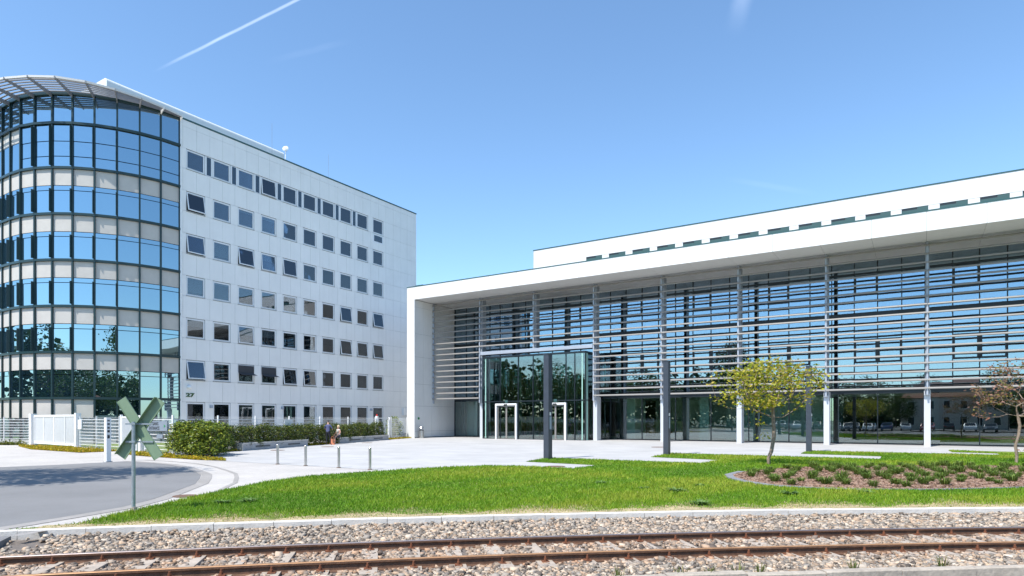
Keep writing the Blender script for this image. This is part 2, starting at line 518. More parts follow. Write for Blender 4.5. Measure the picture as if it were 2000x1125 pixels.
kx = [track_pt(x, KERB + 0.10) for x in np.linspace(-7.75, 30, 60)]
left_edge = [(-7.72, 11.3), (-7.66, 12.6), (-7.6, 13.9), (-7.56, 16.2), (-7.3, 18.9), (-6.75, 20.6), (-5.9, 21.7), (-5.08, 22.5), (-3.8, 23.75), (-2.3, 24.85)]
teeth = [S2(14.6, 21.0), S2(13.6, 21.45), S2(11.0, 21.5), S2(11.0, 23.6), S2(14.55, 23.9), S2(15.1, 26.9), S2(7.7, 27.0), S2(7.7, 29.7), S2(11.15, 30.2), S2(11.5, 34.1),
         S2(1.55, 34.45), S2(1.55, 37.0), S2(5.4, 37.55), S2(5.5, 41.25), S2(-3.6, 41.6), S2(-3.6, 43.6), S2(-1.6, 44.0), S2(-1.5, 46.5), S2(-9, 46.6), S2(-14, 46.6)]
lawn_poly = left_edge + teeth + [tuple(p.xy) for p in kx][::-1]
tag(MB().sheet(lawn_poly[::-1], 0.014).build('lawn', 'turf'), kind='structure')
mat('dry_verge', (0.40, 0.32, 0.18), 0.95, 0.3, 9, 0.6, 50, var2=(0.2, 2))
xs_ = np.linspace(-7.3, 24, 160)
vg = [tuple(track_pt(x, KERB + .07).xy) for x in xs_] + [tuple(track_pt(x, KERB + .07 + .55 + .22 * math.sin(x * 2.1) + .14 * math.sin(x * 5.3) + random.uniform(-.06, .06)).xy) for x in xs_[::-1]]
tag(MB().sheet(vg, 0.019).build('dry_verge', 'dry_verge'), kind='structure')
# planting bed
bed_poly = [(7.30, 21.1), (7.02, 20.0), (7.0, 18.9), (7.35, 17.75), (8.1, 17.1), (9.3, 16.75), (11.0, 16.7), (13.2, 17.1), (15.5, 17.7), (19, 18.4), (24, 19.0), (24, 24.6), (20.1, 25.2), (16, 25.3), (12.2, 25.0), (9.6, 23.6), (8.2, 22.4)]
mat('mulch', (0.30, 0.185, 0.125), 0.95, 0.35, 26, 0.8, 50, var2=(0.2, 3))
mb = MB(); mb.sheet(bed_poly, 0.035)
tag(mb.build('planting_bed', 'mulch'), kind='structure')
# inner courtyard grass beyond the boundary fence
tag(MB().sheet([(-60, 47.9), (-35.6, 47.4), (-28, 41.5), (-18, 33.7), S2(36, 20), S2(50.5, 29), S2(58, 20.4), (-60, 60)], 0.016).build('courtyard_lawn', 'turf'), kind='structure')
# level crossing pads of worn asphalt at the left
for x0, x1, o0, o1, z in ((-14, -7.25, 0.95, KERB - 0.16, -0.045), (-14, -6.55, -0.50, 0.50, -0.05), (-14, -7.0, -2.1, -0.8, -0.03)):
    xs = np.linspace(x0, x1, 9)
    pl = [tuple((track_pt(x, o0) + Vector((random.uniform(-.06, .06), 0, 0))).xy) for x in xs] + [tuple(track_pt(x - 0.25, o1).xy) for x in xs[::-1]]
    tag(MB().prism(pl, -0.2, z).build('crossing_pad', 'asphalt_old'), kind='structure')

# kerbs of concrete stones
kr = bpy.data.objects.new('kerb', None); col.objects.link(kr); tag(kr, kind='structure'); kr.location = (*track_pt(-7, KERB).xy, 0)
kn = bpy.data.objects.new('near_kerb', None); col.objects.link(kn); tag(kn, kind='structure'); kn.location = (*track_pt(4, NEAR).xy, 0)
kme = MB(); kme.add([(-0.494, -0.06, -0.2), (0.494, -0.06, -0.2), (0.494, 0.06, -0.2), (-0.494, 0.06, -0.2), (-0.494, -0.06, 0.018), (0.494, -0.06, 0.018), (0.494, 0.06, 0.03), (-0.494, 0.06, 0.03), (-0.494, -0.045, 0.03), (0.494, -0.045, 0.03)],
                    [(0, 1, 5, 4), (4, 5, 9, 8), (8, 9, 6, 7), (1, 2, 6, 9, 5), (3, 0, 4, 8, 7), (2, 3, 7, 6), (0, 3, 2, 1)])
kme1 = kme.mesh('kerb_stone', 'concrete_light'); kme2 = kme.mesh('kerb_stone', 'concrete_old')


def arc_walk(off, x0, x1, step):
    x = x0; out = []
    while x < x1:
        p = track_pt(x, off); q = track_pt(x + 0.01, off); out.append((p, math.atan2(q.y - p.y, q.x - p.x)))
        x += step * 0.01 / (q - p).length
    return out


for p, a in arc_walk(KERB, -13.5, 16, 1.0):
    put('kerb_stone', kme1, kr, p - kr.location + Vector((0, 0, random.uniform(-.006, .004))), (random.uniform(-.012, .012), 0, a + random.uniform(-.006, .006)))
for p, a in arc_walk(NEAR, -9, 12, 1.0):
    put('kerb_stone', kme2, kn, p - kn.location + Vector((0, random.uniform(-.02, .02), random.uniform(-.03, .0))), (random.uniform(-.03, .03), 0, a + random.uniform(-.015, .015)))

# ------------------------------------------------------------------ railway track
GA = 0.625


def rail(off, label, topm):
    prof = [(-.062, 0), (.062, 0), (.062, .012), (.014, .028), (.010, .095), (.034, .108), (.034, .135), (.026, .142), (-.026, .142), (-.034, .135), (-.034, .108), (-.010, .095), (-.014, .028), (-.062, .012)]
    xs = np.linspace(-26, 28, 109); n = len(prof)
    root = thing('steel_rail', label, 'rail', (*track_pt(0, off).xy, -0.135))
    o = root.location
    body = MB()
    for x in xs:
        d = Vector((1, 0.165 - 0.0124 * x, 0)).normalized(); nn = Vector((-d.y, d.x, 0)); p = track_pt(x, off) - Vector((o.x, o.y, 0))
        body.v += [tuple(p + nn * a + Vector((0, 0, b))) for a, b in prof]
    for i in range(len(xs) - 1):
        for k in range(n):
            k2 = (k + 1) % n
            body.f.append((i * n + k, (i + 1) * n + k, (i + 1) * n + k2, i * n + k2)); body.m.append(1 if k in (6, 7, 8) else 0)
    body.build('rail_profile', ['rail_side', topm], root)
    return root


rails = [rail(GA, 'rusty far rail of the track with a shiny worn head, nearest the lawn kerb', 'rail_top'),
         rail(-GA, 'rusty brown near rail of the track, along the bottom edge', 'rail_rusty_top')]
clip = MB(); clip.mi = 0
clip.box(-.05, .05, -.05, .05, 0, .016); clip.cyl(0, 0, .016, .055, .022, 8); clip.cyl(0, 0, .055, .085, .014, 8)
clipm = clip.mesh('rail_clip', 'clip_rust')
slp = MB(); slp.box(-.115, .115, -1.0, 1.0, -.12, 0.036); slp_m = slp.mesh('track_sleeper', 'sleeper')
for p, a in arc_walk(0, -9.6, 13.5, 0.6):
    a2 = a + random.uniform(-.02, .02)
    o = put('track_sleeper', slp_m, None, (p.x, p.y, -0.135 + random.uniform(-.01, .008)), (0, 0, a2))
    tag(o, 'weathered tan sleeper half buried in ballast under the two rails', 'sleeper', 'sleepers under the track')
    for r, off in zip(rails, (GA, -GA)):
        for sd in (-1, 1):
            if sd == 1 and off > 0 and random.random() < .0: continue
            q = track_pt(p.x, 0); nn = Vector((-math.sin(a), math.cos(a), 0))
            w = p + nn * (off + sd * .093)
            put('rail_clip', clipm, r, (w.x - r.location.x, w.y - r.location.y, 0.036), (0, 0, a2))

# ballast stones: one uncountable mass
iv = np.array([(x, y, z) for x in (-1, 1) for y in (-1, 1) for z in (-1, 1)], float) * .72
ifc = np.array([(0, 1, 3), (0, 3, 2), (4, 6, 7), (4, 7, 5), (0, 4, 5), (0, 5, 1), (2, 3, 7), (2, 7, 6), (0, 2, 6), (0, 6, 4), (1, 5, 7), (1, 7, 3)])


def stones(name, pts, size, pal, matn, zj=0.012, flat=0.75, tone=None):
    N = len(pts)
    sc = size * rng.lognormal(0, .28, (N, 1, 1)) * np.stack([rng.uniform(.75, 1.35, N), rng.uniform(.65, 1.1, N), rng.uniform(.5, .85, N) * flat / .75], 1)[:, None, :]
    v = iv[None] * (1 + rng.uniform(-.42, .42, (N, len(iv), 3))) * sc
    ang = rng.uniform(0, 6.283, N); ti = rng.normal(0, .5, N)
    c, s_ = np.cos(ti)[:, None], np.sin(ti)[:, None]
    y, z = v[..., 1] * c - v[..., 2] * s_, v[..., 1] * s_ + v[..., 2] * c
    c, s_ = np.cos(ang)[:, None], np.sin(ang)[:, None]
    x, y = v[..., 0] * c - y * s_, v[..., 0] * s_ + y * c
    P = np.stack([x, y, z], -1) + pts[:, None, :]
    F = (ifc[None] + (np.arange(N) * len(iv))[:, None, None]).reshape(-1, 3)
    pal = np.array(pal); cc = pal[rng.integers(0, len(pal), N)] * np.array([1.07, 1.0, .92]) * rng.uniform(.40, .88, (N, 1))
    if tone is not None:
        k_ = tone[:, None]; cc = cc * (1 - k_) + (cc * np.array([.78, .50, .34])) * k_
    return arr_mesh(name, P.reshape(-1, 3), F, 3, [matn], np.repeat(cc, len(iv), 0))


N = 85000
X = rng.uniform(-11.5, 15, N); OFF = rng.uniform(NEAR + .06, KERB - .06, N)
d = np.stack([np.ones(N), .165 - .0124 * X], 1); d /= np.linalg.norm(d, axis=1, keepdims=True)
PX = X - d[:, 1] * OFF; PY = track(X) + d[:, 0] * OFF
keep = (np.abs(np.abs(OFF) - GA) > .085) & ((PX > -7.45 + .3 * np.sin(OFF * 4)) | (rng.random(N) < .06))
# fewer stones lie on top of the sleepers between the rails
PZ = -0.125 + rng.uniform(-.012, .022, N) + .05 * np.clip((OFF - 1.9) / .9, 0, 1) * rng.random(N) - .0
sl_phase = np.abs(((X + 9.6) * 1.012 / .6) % 1 - .0); on_sl = (np.minimum(sl_phase, 1 - sl_phase) < .17) & (np.abs(OFF) < .95)
keep &= ~(on_sl & (rng.random(N) < .86))
pts = np.stack([PX, PY, PZ], 1)[keep]
rust = np.clip(1.15 - np.abs(np.abs(OFF) - GA) / .38, 0, 1) * rng.uniform(.15, .9, N); rust = np.maximum(rust, .25 * (np.abs(OFF) < GA))[keep]
pal = [(.60, .515, .42), (.48, .44, .385), (.64, .53, .42), (.38, .355, .325), (.54, .41, .30), (.68, .61, .52), (.25, .22, .195), (.45, .415, .37), (.60, .46, .34), (.18, .155, .135)]
o = put('ballast', stones('ballast', pts, .029, pal, 'attr_stone', tone=rust))
tag(o, 'grey and tan crushed stone ballast around the rails', 'ballast', kind='stuff')

# ------------------------------------------------------------------ generic office window pieces
HALL_S0, HALL_T0 = 44.0, 49.0


def rect_frame(mb, x0, x1, z0, z1, w, y0, y1):
    mb.box(x0, x1, y0, y1, z0, z0 + w); mb.box(x0, x1, y0, y1, z1 - w, z1)
    mb.box(x0, x0 + w, y0, y1, z0 + w, z1 - w); mb.box(x1 - w, x1, y0, y1, z0 + w, z1 - w)


# ------------------------------------------------------------------ glass hall
hall = thing('glass_hall', 'long white framed glass hall with silver louvres across its front', 'building', site(HALL_S0, HALL_T0), ROT)
hx = lambda s: HALL_S0 - s
hy = lambda t: t - HALL_T0
S_END = -22.0; ZS, ZT = 14.03, 15.3
COLS = [42.95 - 6.23 * k for k in range(1, 11)]           # 36.72 ...
COLS = [36.97 - 6.245 * k for k in range(0, 10)]
# roof slab and its cladding
core = MB(); core.box(hx(43.9), hx(S_END), hy(49.05), hy(62), ZS + .05, ZT - .02)
core.box(hx(43.97), hx(43.03), hy(49.05), hy(75), 0, ZT - .02)
core.box(hx(43.9), hx(S_END), hy(62), hy(80), 4.4, ZT - .02)
core.build('roof_core', 'joint', hall)
pitch = 3.1225
fp = MB(); fp.box(.008, pitch - .008, 0, .05, ZS, ZT); fpm = fp.mesh('fascia_panel', 'white_clad')
sp = MB(); sp.box(.008, pitch - .008, .052, 6.75, ZS, ZS + .03); spm = sp.mesh('soffit_panel', 'white_clad')
k = 0
s = 43.97 - 0.9
first = MB(); first.box(hx(44.0), hx(43.0) - .0, 0, .05, 0, ZT); first.build('pier_panel', 'white_clad', hall)
edges = [42.995] + [39.87 - pitch * i + .2 for i in range(0, 21)]
edges = [42.995, 40.15] + [40.15 - pitch * (i + 1) for i in range(20)]
for i in range(len(edges) - 1):
    w = edges[i] - edges[i + 1]
    if abs(w - pitch) > .01:
        m1 = MB(); m1.box(.008, w - .008, 0, .05, ZS, ZT); m1.build('fascia_panel', 'white_clad', hall, (hx(edges[i]), 0, 0))
        m1 = MB(); m1.box(.008, w - .008, .052, 6.75, ZS, ZS + .03); m1.build('soffit_panel', 'white_clad', hall, (hx(edges[i]), 0, 0))
    else:
        put('fascia_panel', fpm, hall, (hx(edges[i]), 0, 0)); put('soffit_panel', spm, hall, (hx(edges[i]), 0, 0))
tr = MB(); tr.box(hx(44.03), hx(S_END), -.03, .35, ZT, ZT + .07); tr.box(hx(43.6), hx(42.6), .8, 1.6, ZT, ZT + .35)
tr.build('roof_trim', 'teal_trim', hall)
# side wall: inner face towards the glass, outer face towards the office block
rows = [0.0, 0.69, 3.26, 5.5, 8.25, 10.6, 13.3, 14.0]
cw = 6.55 / 5
pm = {}
for r in range(len(rows) - 1):
    mi = MB(); mi.box(0, .03, .008, cw - .008, rows[r] + .008, rows[r + 1] - .008); pm[r] = mi.mesh('wall_panel', 'white_clad')
    for c in range(5):
        put('wall_panel', pm[r], hall, (hx(43.03), hy(49.05) + c * cw, 0))
om = {}
for r in range(len(rows) - 1):
    mi = MB(); mi.box(0, .03, .01, 4.3, rows[r] + .008, (rows[r + 1] if r < 6 else ZT - .02) - .008); om = mi.mesh('outer_wall_panel', 'white_clad')
    for c in range(6): put('outer_wall_panel', om, hall, (hx(44.0), hy(49.05) + c * 4.31, 0))
pl = MB(); pl.box(hx(43.04), hx(42.98), hy(49.06), hy(55.6), 0.0, .10); pl.build('plinth', 'joint', hall)
# set-back upper storey
TU = 58.0
up = MB(); up.box(hx(34.30), hx(S_END), hy(TU + .06), hy(TU + 14), ZT, 19.70); up.build('upper_core', 'joint', hall)
um = MB(); um.box(.004, 2.46 - .004, 0, .06, 18.22, 19.72); umm = um.mesh('upper_panel', 'white_clad')
um = MB(); um.box(.01, 2.46 - 1.73, 0, .06, ZT + .2, 18.20); uml = um.mesh('upper_panel', 'white_clad')
m1 = MB(); m1.box(hx(34.34), hx(28.19), hy(TU), hy(TU + .06), ZT + .2, 19.72); m1.build('upper_panel', 'white_clad', hall)
m1 = MB(); m1.box(hx(34.36), hx(34.30), hy(TU), hy(TU + 14), ZT + .2, 19.72); m1.build('upper_panel', 'white_clad', hall)
cd = MB(); cd.box(0, 1.02, 0, .03, 17.0, 18.2); cdm = cd.mesh('clerestory_pane', 'frame_dark')
ct = MB(); ct.box(1.04, 1.73, 0, .03, 17.0, 18.2); ct.box(0, 1.04, -.005, .028, 17.0, 18.04); ctm = ct.mesh('clerestory_panel', 'teal_panel')
for i in range(0, 20):
    s0 = 28.18 - 2.46 * i
    put('upper_panel', umm, hall, (hx(s0), hy(TU), 0))
    put('upper_panel', uml, hall, (hx(s0 - 1.73), hy(TU), 0))
    w = put('clerestory_pane', cdm, hall, (hx(s0), hy(TU + .025), 0))
    put('clerestory_panel', ctm, hall, (hx(s0), hy(TU + .02), 0))
tr = MB(); tr.box(hx(34.38), hx(S_END), hy(TU) - .04, hy(TU) + .3, 19.72, 19.80); tr.build('upper_roof_trim', 'teal_trim', hall)

# steel columns with the louvre carriers
TL = 51.9
colm = MB(); colm.box(-.12, .12, 0, .6, 3.9, ZS); colm_m = colm.mesh('column', 'column_grey_shaded')
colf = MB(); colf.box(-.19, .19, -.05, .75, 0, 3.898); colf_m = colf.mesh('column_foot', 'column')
carr = MB(); carr.box(-.055, .055, -.07, .07, 3.55, ZS - .01); carr_m = carr.mesh('louvre_carrier', 'steel_grey')
fork = MB()
for z in np.arange(3.7, 13.6, .573 * 2): fork.box(-.035, .035, .07, .36, z, z + .07)
fork.box(-.14, -.10, .08, .30, 3.55, 4.9); fork.box(.10, .14, .08, .30, 3.55, 4.9)
fork_m = fork.mesh('carrier_bracket', 'steel_grey')
carr2 = MB(); carr2.box(-.055, .055, -.07, .07, 8.35, ZS - .01); carr2_m = carr2.mesh('louvre_carrier', 'steel_grey')
fork2 = MB()
for z in np.arange(8.8, 13.6, .573 * 2): fork2.box(-.035, .035, .07, .36, z, z + .07)
fork2_m = fork2.mesh('carrier_bracket', 'steel_grey')
for i, s in enumerate(COLS):
    loc = (hx(s), hy(TL), 0)
    if i == 1:
        c2 = MB(); c2.box(-.12, .12, 0, .6, 8.4, ZS); c2.build('column', 'column_grey_shaded', hall, (hx(s), hy(TL + .35), 0))
        put('louvre_carrier', carr2_m, hall, loc); put('carrier_bracket', fork2_m, hall, loc)
    else:
        put('column', colm_m, hall, (hx(s), hy(TL + .35), 0)); put('column_foot', colf_m, hall, (hx(s), hy(TL + .35), 0))
        put('louvre_carrier', carr_m, hall, loc); put('carrier_bracket', fork_m, hall, loc)
put('louvre_carrier', carr_m, hall, (hx(42.9), hy(TL), 0))
# louvre blades: flattened aerofoil section


def blade(L):
    m = MB(); n = 10
    for x in (0.02, L - 0.02):
        for k in range(n):
            a = 2 * math.pi * k / n
            y, z = .075 * math.cos(a), .070 * math.sin(a)
            tl = R(18); m.v.append((x, y * math.cos(tl) - z * math.sin(tl) * .0, z + y * math.sin(tl)))
    for k in range(n): m.f.append((k, n + k, n + (k + 1) % n, (k + 1) % n)); m.m.append(0)
    m.f += [tuple(range(n - 1, -1, -1)), tuple(range(n, 2 * n))]; m.m += [0, 0]
    return m.mesh('louvre_blade', 'alu', smooth=False)


starts = [42.95] + COLS
bl = {}
for i in range(len(starts) - 1):
    L = round(starts[i] - starts[i + 1], 3)
    if L not in bl: bl[L] = blade(L)
    for k in range(18):
        z = 4.02 + .573 * k
        if i in (1, 2) and z < 8.7: continue
        put('louvre_blade', bl[L], hall, (hx(starts[i]), hy(TL) - .10 + random.uniform(-.006, .006), z + random.uniform(-.006, .006)))

# glazing behind the louvres
TG = 55.6
M = COLS[0] - COLS[1]
mod = M / 4
gp_hi, gp_lo = {}, {}


def pane_mesh(w, z0, z1, matn):
    m = MB(); m.box(.03, w - .03, 0, .02, z0, z1); return m.mesh('glass_pane', matn)


p_up = pane_mesh(mod, 10.08, 13.95, 'hall_glass'); p_mid = pane_mesh(mod, 4.32, 9.70, 'hall_glass'); p_gr = pane_mesh(2 * mod, .10, 3.82, 'ground_glass')
mul = MB(); mul.box(-.035, .035, -.06, .09, 4.3, 13.97); mul_m = mul.mesh('mullion', 'frame_dark')
mulg = MB(); mulg.box(-.035, .035, -.06, .09, 0.02, 3.85); mulg_m = mulg.mesh('mullion', 'frame_dark')
opA = MB(); rect_frame(opA, .0, mod, 11.38, 12.92, .13, -.05, .05); opA_m = opA.mesh('casement_frame', 'frame_dark')
opB = MB(); rect_frame(opB, .0, 2 * mod, 6.20, 8.02, .13, -.05, .05); opB.box(mod - .15, mod + .15, -.05, .05, 6.3, 7.9); opB_m = opB.mesh('casement_frame', 'frame_dark')
icm = MB(); icm.box(-.2, .2, 0, .4, 0.02, 13.9); ic_m = icm.mesh('inner_column', 'anthracite')
for i in range(len(starts)):
    s0 = starts[i]
    n = 4
    for j in range(n):
        x = hx(s0) + j * mod
        if s0 - j * mod < S_END + 2: continue
        for pmh, nm in ((p_up, 'glass_pane'), (p_mid, 'glass_pane')):
            put(nm, pmh, hall, (x, hy(TG), 0), (random.uniform(-.0022, .0022), 0, random.uniform(-.0022, .0022)))
        put('mullion', mul_m, hall, (x, hy(TG), 0))
        if j % 2 == 0:
            put('glass_pane', p_gr, hall, (x, hy(TG), 0), (random.uniform(-.0015, .0015), 0, random.uniform(-.0015, .0015)))
            put('mullion', mulg_m, hall, (x, hy(TG), 0))
    if s0 > S_END + 6:
        if i > 0:
            put('casement_frame', opA_m, hall, (hx(s0) + mod, hy(TG) - .02, 0))
            put('casement_frame', opB_m, hall, (hx(s0) + mod, hy(TG) - .02, 0))
        put('inner_column', ic_m, hall, (hx(s0) + .55, hy(TG + .7), 0))
for z0, z1 in ((9.72, 10.06), (3.85, 4.30), (13.0, 13.12), (0.01, .10)):
    sl = MB(); sl.box(hx(43.0), hx(S_END), hy(TG) - .045, hy(TG) + .06, z0, z1); sl.build('transom', 'frame_dark', hall)
# interior storeys
fl = MB(); fl.box(hx(43.0), hx(S_END), hy(TG + .2), hy(67), .012, .03); fl.build('hall_floor', 'interior_floor', hall)
ce = MB(); ce.box(hx(43.0), hx(S_END), hy(TG + .25), hy(67), 3.9, 4.3); ce.build('hall_ceiling', 'interior_ceiling', hall)
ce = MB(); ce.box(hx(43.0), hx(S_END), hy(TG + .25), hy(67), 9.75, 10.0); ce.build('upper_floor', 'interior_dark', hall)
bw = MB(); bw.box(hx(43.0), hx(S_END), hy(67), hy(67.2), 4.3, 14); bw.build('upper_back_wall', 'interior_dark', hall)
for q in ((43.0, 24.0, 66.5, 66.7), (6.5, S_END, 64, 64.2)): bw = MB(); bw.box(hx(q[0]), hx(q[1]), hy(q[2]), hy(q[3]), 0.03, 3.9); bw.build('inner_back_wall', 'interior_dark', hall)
for q in ((15.2, 6.5, 61, 61.2), (23.5, 22.7, 57.2, 60), (43, 42.2, 57, 66), (42.2, 39.3, 58.2, 58.4), (24, 15.2, 66.5, 66.7), (16.6, 15.8, 57.4, 57.9)):
    bw = MB(); bw.box(hx(q[0]), hx(q[1]), hy(q[2]), hy(q[3]), 0.03, 3.9); bw.build('inner_wall', 'interior_wall', hall)
# downlights in the lobby ceiling (unlit fittings)
for k in range(10):
    dl = MB(); dl.cyl(0, 0, 3.885, 3.9, .09, 10); dl.build('downlight', 'lamp_white', hall, (hx(23.0 - (k % 5) * 1.5), hy(57.6 + (k // 5) * 2.2), 0))

# glazed entrance porch
porch = bpy.data.objects.new('entrance_porch', None); col.objects.link(porch); porch.parent = hall
PS0, PS1, PT = 36.2, 25.05, 51.35
porch.location = (hx(PS0), hy(PT), 0)
PL = PS0 - PS1
tops = MB(); tops.box(0, PL, 0, 4.2, 7.86, 8.02); tops.build('porch_roof', 'frame_dark', porch)
tops = MB(); tops.box(.1, PL - .1, .12, 4.1, 7.55, 7.84); tops.build('porch_ceiling', 'interior_ceiling', porch)
bm_ = MB(); bm_.box(hx(COLS[0]) + .1, hx(COLS[2]) - .1, hy(TL) - .06, hy(TL) + .12, 8.30, 8.62); bm_.build('lintel_beam', 'steel_grey', hall)
mulx = [0, .55, 2.05, 4.1, 5.75, 7.35, 9.2, 10.1, PL]
pmul = MB(); pmul.box(-.03, .03, -.03, .16, .02, 7.86); pmul_m = pmul.mesh('porch_mullion', 'frame_dark')
fin = MB(); fin.box(-.012, .012, .17, .55, .02, 7.84); mat('fin_glass', (0.33, 0.55, 0.47), 0.15); fin_m = fin.mesh('glass_fin', 'fin_glass')
for x in mulx: put('porch_mullion', pmul_m, porch, (x, 0, 0)); put('glass_fin', fin_m, porch, (x, 0, 0))
for x0, x1 in zip(mulx[:-1], mulx[1:]):
    for z0, z1 in ((3.68, 7.84), (.06, 3.56)):
        g_ = MB(); g_.box(x0 + .035, x1 - .035, 0, .02, z0, z1); g_.build('porch_pane', 'porch_glass', porch, (0, .05, 0), (random.uniform(-.002, .002), 0, random.uniform(-.002, .002)))
trn = MB(); trn.box(.03, PL - .03, .0, .12, 3.57, 3.67); trn.box(.03, PL - .03, 0, .12, .01, .055)
trn.build('porch_transom', 'frame_dark', porch)
for xx, nm in ((0.0, 'side'), (PL - .02, 'side')):
    for y0, y1 in ((.2, 2.1), (2.16, 4.1)):
        g_ = MB(); g_.box(xx, xx + .02, y0, y1, .06, 7.84); g_.build('porch_pane', 'porch_glass', porch)
    mm = MB(); mm.box(xx - .02, xx + .04, 2.1, 2.16, .02, 7.86); mm.box(xx - .02, xx + .04, .05, 4.2, 3.57, 3.67); mm.build('porch_mullion', 'frame_dark', porch)
edge = MB(); edge.box(-.05, .05, -.02, .1, .02, 7.86)
for x in (.30, PL - .32): edge.build('porch_edge_glass', 'fin_glass', porch, (x, .06, 0))
for x0, x1 in ((1.54, 3.98), (7.0, 9.26)):
    d_ = bpy.data.objects.new('sliding_door', None); col.objects.link(d_); d_.parent = porch; d_.location = (x0, -.12, 0)
    w = x1 - x0
    fr = MB(); fr.box(0, .14, 0, .35, 0, 3.42); fr.box(w - .14, w, 0, .35, 0, 3.42); fr.box(.14, w - .14, 0, .35, 3.24, 3.42); fr.build('door_frame', 'white_paint', d_)
    for q, (a, b) in enumerate(((.22, w / 2 - .01), (w / 2 + .01, w - .22))):
        lf = MB(); rect_frame(lf, a, b, .03, 3.18, .07, .12, .17); lf.build('door_leaf', 'alu', d_)
        g_ = MB(); g_.box(a + .07, b - .07, .135, .15, .1, 3.11); g_.build('door_pane', 'porch_glass', d_)
    se = MB(); se.box(w / 2 - .18, w / 2 + .18, -.08, 0, 3.24, 3.36); se.build('door_sensor', 'bin_dark', d_)
    lp = MB(); lp.box(w / 2 - .16, w / 2 + .16, .1, .2, 3.5, 3.75); lp.build('exit_light', 'teal_panel', d_)
# inner lobby screen of the porch
for x in (2.0, 4.2, 5.2, 6.4, 8.3): ins = MB(); ins.box(x, x + .07, 3.9, 4.0, .02, 3.44); ins.build('inner_post', 'alu', porch)
ins = MB(); ins.box(.5, PL - .5, 3.9, 4.0, 3.45, 3.6); ins.build('inner_rail', 'alu', porch)
# door plate on the inner wall
dp = MB(); dp.tube([(hx(43.0) + .031, hy(49.6), 2.0), (hx(43.0) + .05, hy(49.6), 2.0)], .13, 14); dp.build('round_plate', 'green_arrow', hall)

# ------------------------------------------------------------------ office block
OS, OT0, OT1 = 50.82, 29.2, 58.23
office = thing('office_block', 'white seven storey office block with curved blue glass corner, number 27', 'building', site(OS, OT0), ROT)
ox = lambda s: OS - s        # negative = into the building
oy = lambda t: t - OT0
Z0, FH = 3.33, 3.478         # head of the ground floor windows, storey height
RC = 8.5
core = MB(); core.box(ox(OS + 14), -.16, oy(OT0), oy(OT1) - .05, 0, 26.4); core.build('core_wall', 'room', office)
PW = 1.18
t0 = 29.47
tj = [OT0 + .12] + [t0 + PW * k for k in range(0, 25)]
tj = [x for x in tj if x < OT1 - .4] + [OT1]
panel_cache = {}


def panel(y0, y1, z0, z1, name='cladding_panel'):
    w, h_ = round(y1 - y0, 3), round(z1 - z0, 3)
    if (name, w, h_) not in panel_cache:
        m = MB(); m.box(-.05, 0, .007, w - .007, .007, h_ - .007); panel_cache[(name, w, h_)] = m.mesh(name, 'white_clad_grey')
    put(name, panel_cache[(name, w, h_)], office, (random.uniform(-.003, .003), oy(y0), z0), (0, 0, random.uniform(-.0012, .0012)))


# a dark backing right behind the panels so that joints read as thin shadow lines
WT = [29.74 + 2.362 * c for c in range(10)]; WW = 1.66
heads = [Z0 + FH * (6 - r) for r in range(7)]          # row 0 on top
WH = 1.68
bk = MB()
bands = [(heads[0], 26.45)] + [(heads[r + 1], heads[r] - WH) for r in range(6)]
for z0, z1 in bands: bk.box(-.16, -.055, 0.0, oy(OT1) - .01, z0, z1)
for r in range(7):
    zb = heads[r] - WH if r < 6 else 0.3
    segs = [OT0] + [x for w in WT for x in (w, w + WW)] + [OT1 - .01]
    for a, b in zip(segs[::2], segs[1::2]): bk.box(-.16, -.055, oy(a), oy(b), zb, heads[r])
bk.build('backing_wall', 'joint', office)
for z0, z1 in bands[1:]:
    for a, b in zip(tj[:-1], tj[1:]): panel(a, b, z0, z1)
for a, b in zip(tj[:-1], tj[1:]):
    panel(a, b, heads[0], 25.95); panel(a, b, 25.95, 26.5, 'parapet_panel')
for r in range(7):
    zb = heads[r] - WH if r < 6 else 0.3
    for c in range(11):
        a = OT0 + .12 if c == 0 else WT[c - 1] + WW
        b = WT[c] if c < 10 else tj[[i for i, x in enumerate(tj) if x > WT[9] + WW + .05][0]]
        if r == 0 and 0 < c < 9: continue
        panel(a, b, zb, heads[r], 'pier_panel')
    tl = [x for x in tj if x > WT[9] + WW + .05]
    for a, b in zip(tl[:-1], tl[1:]): panel(a, b, zb, heads[r], 'cladding_panel')
pt = MB(); pt.box(-.4, .04, 0.1, oy(OT1) + .02, 26.5, 26.62); pt.build('parapet_trim', 'teal_trim', office)
cp = MB(); cp.cyl(.03, .05, 0, 26.4, .10, 10); cp.build('downpipe', 'white_paint', office)
pl = MB(); pl.box(-.05, -.01, 0.1, oy(OT1), 0, .3); pl.build('plinth', 'concrete', office)
ew = MB(); ew.box(ox(OS + 14), -.06, oy(OT1) - .05, oy(OT1) - .0, 0, 26.5); ew.build('end_wall', 'white_clad_grey', office)
# windows
tilt = {(0, 3): 5, (1, 0): 11, (2, 0): 9, (2, 2): 9, (2, 3): 4, (2, 4): 6, (3, 7): 8, (3, 9): 9, (4, 2): 4, (4, 7): 8, (4, 8): 5, (4, 9): 8, (5, 0): 12, (5, 4): 8, (5, 5): 6}
blinds = {(1, 2): .15, (1, 3): .2, (1, 4): .6, (1, 5): .6, (1, 6): 1, (1, 7): .6, (1, 8): 1, (1, 9): .55, (2, 1): .85, (2, 2): .5, (2, 3): .4, (2, 4): .95, (2, 5): .45, (2, 6): 0, (3, 0): .85, (3, 1): .1, (3, 3): .3,
          (4, 0): .4, (4, 1): .25, (4, 2): .5, (4, 3): .5, (5, 0): .0}
wf = MB(); rect_frame(wf, 0, 1, 0, 1, 0, 0, 0)


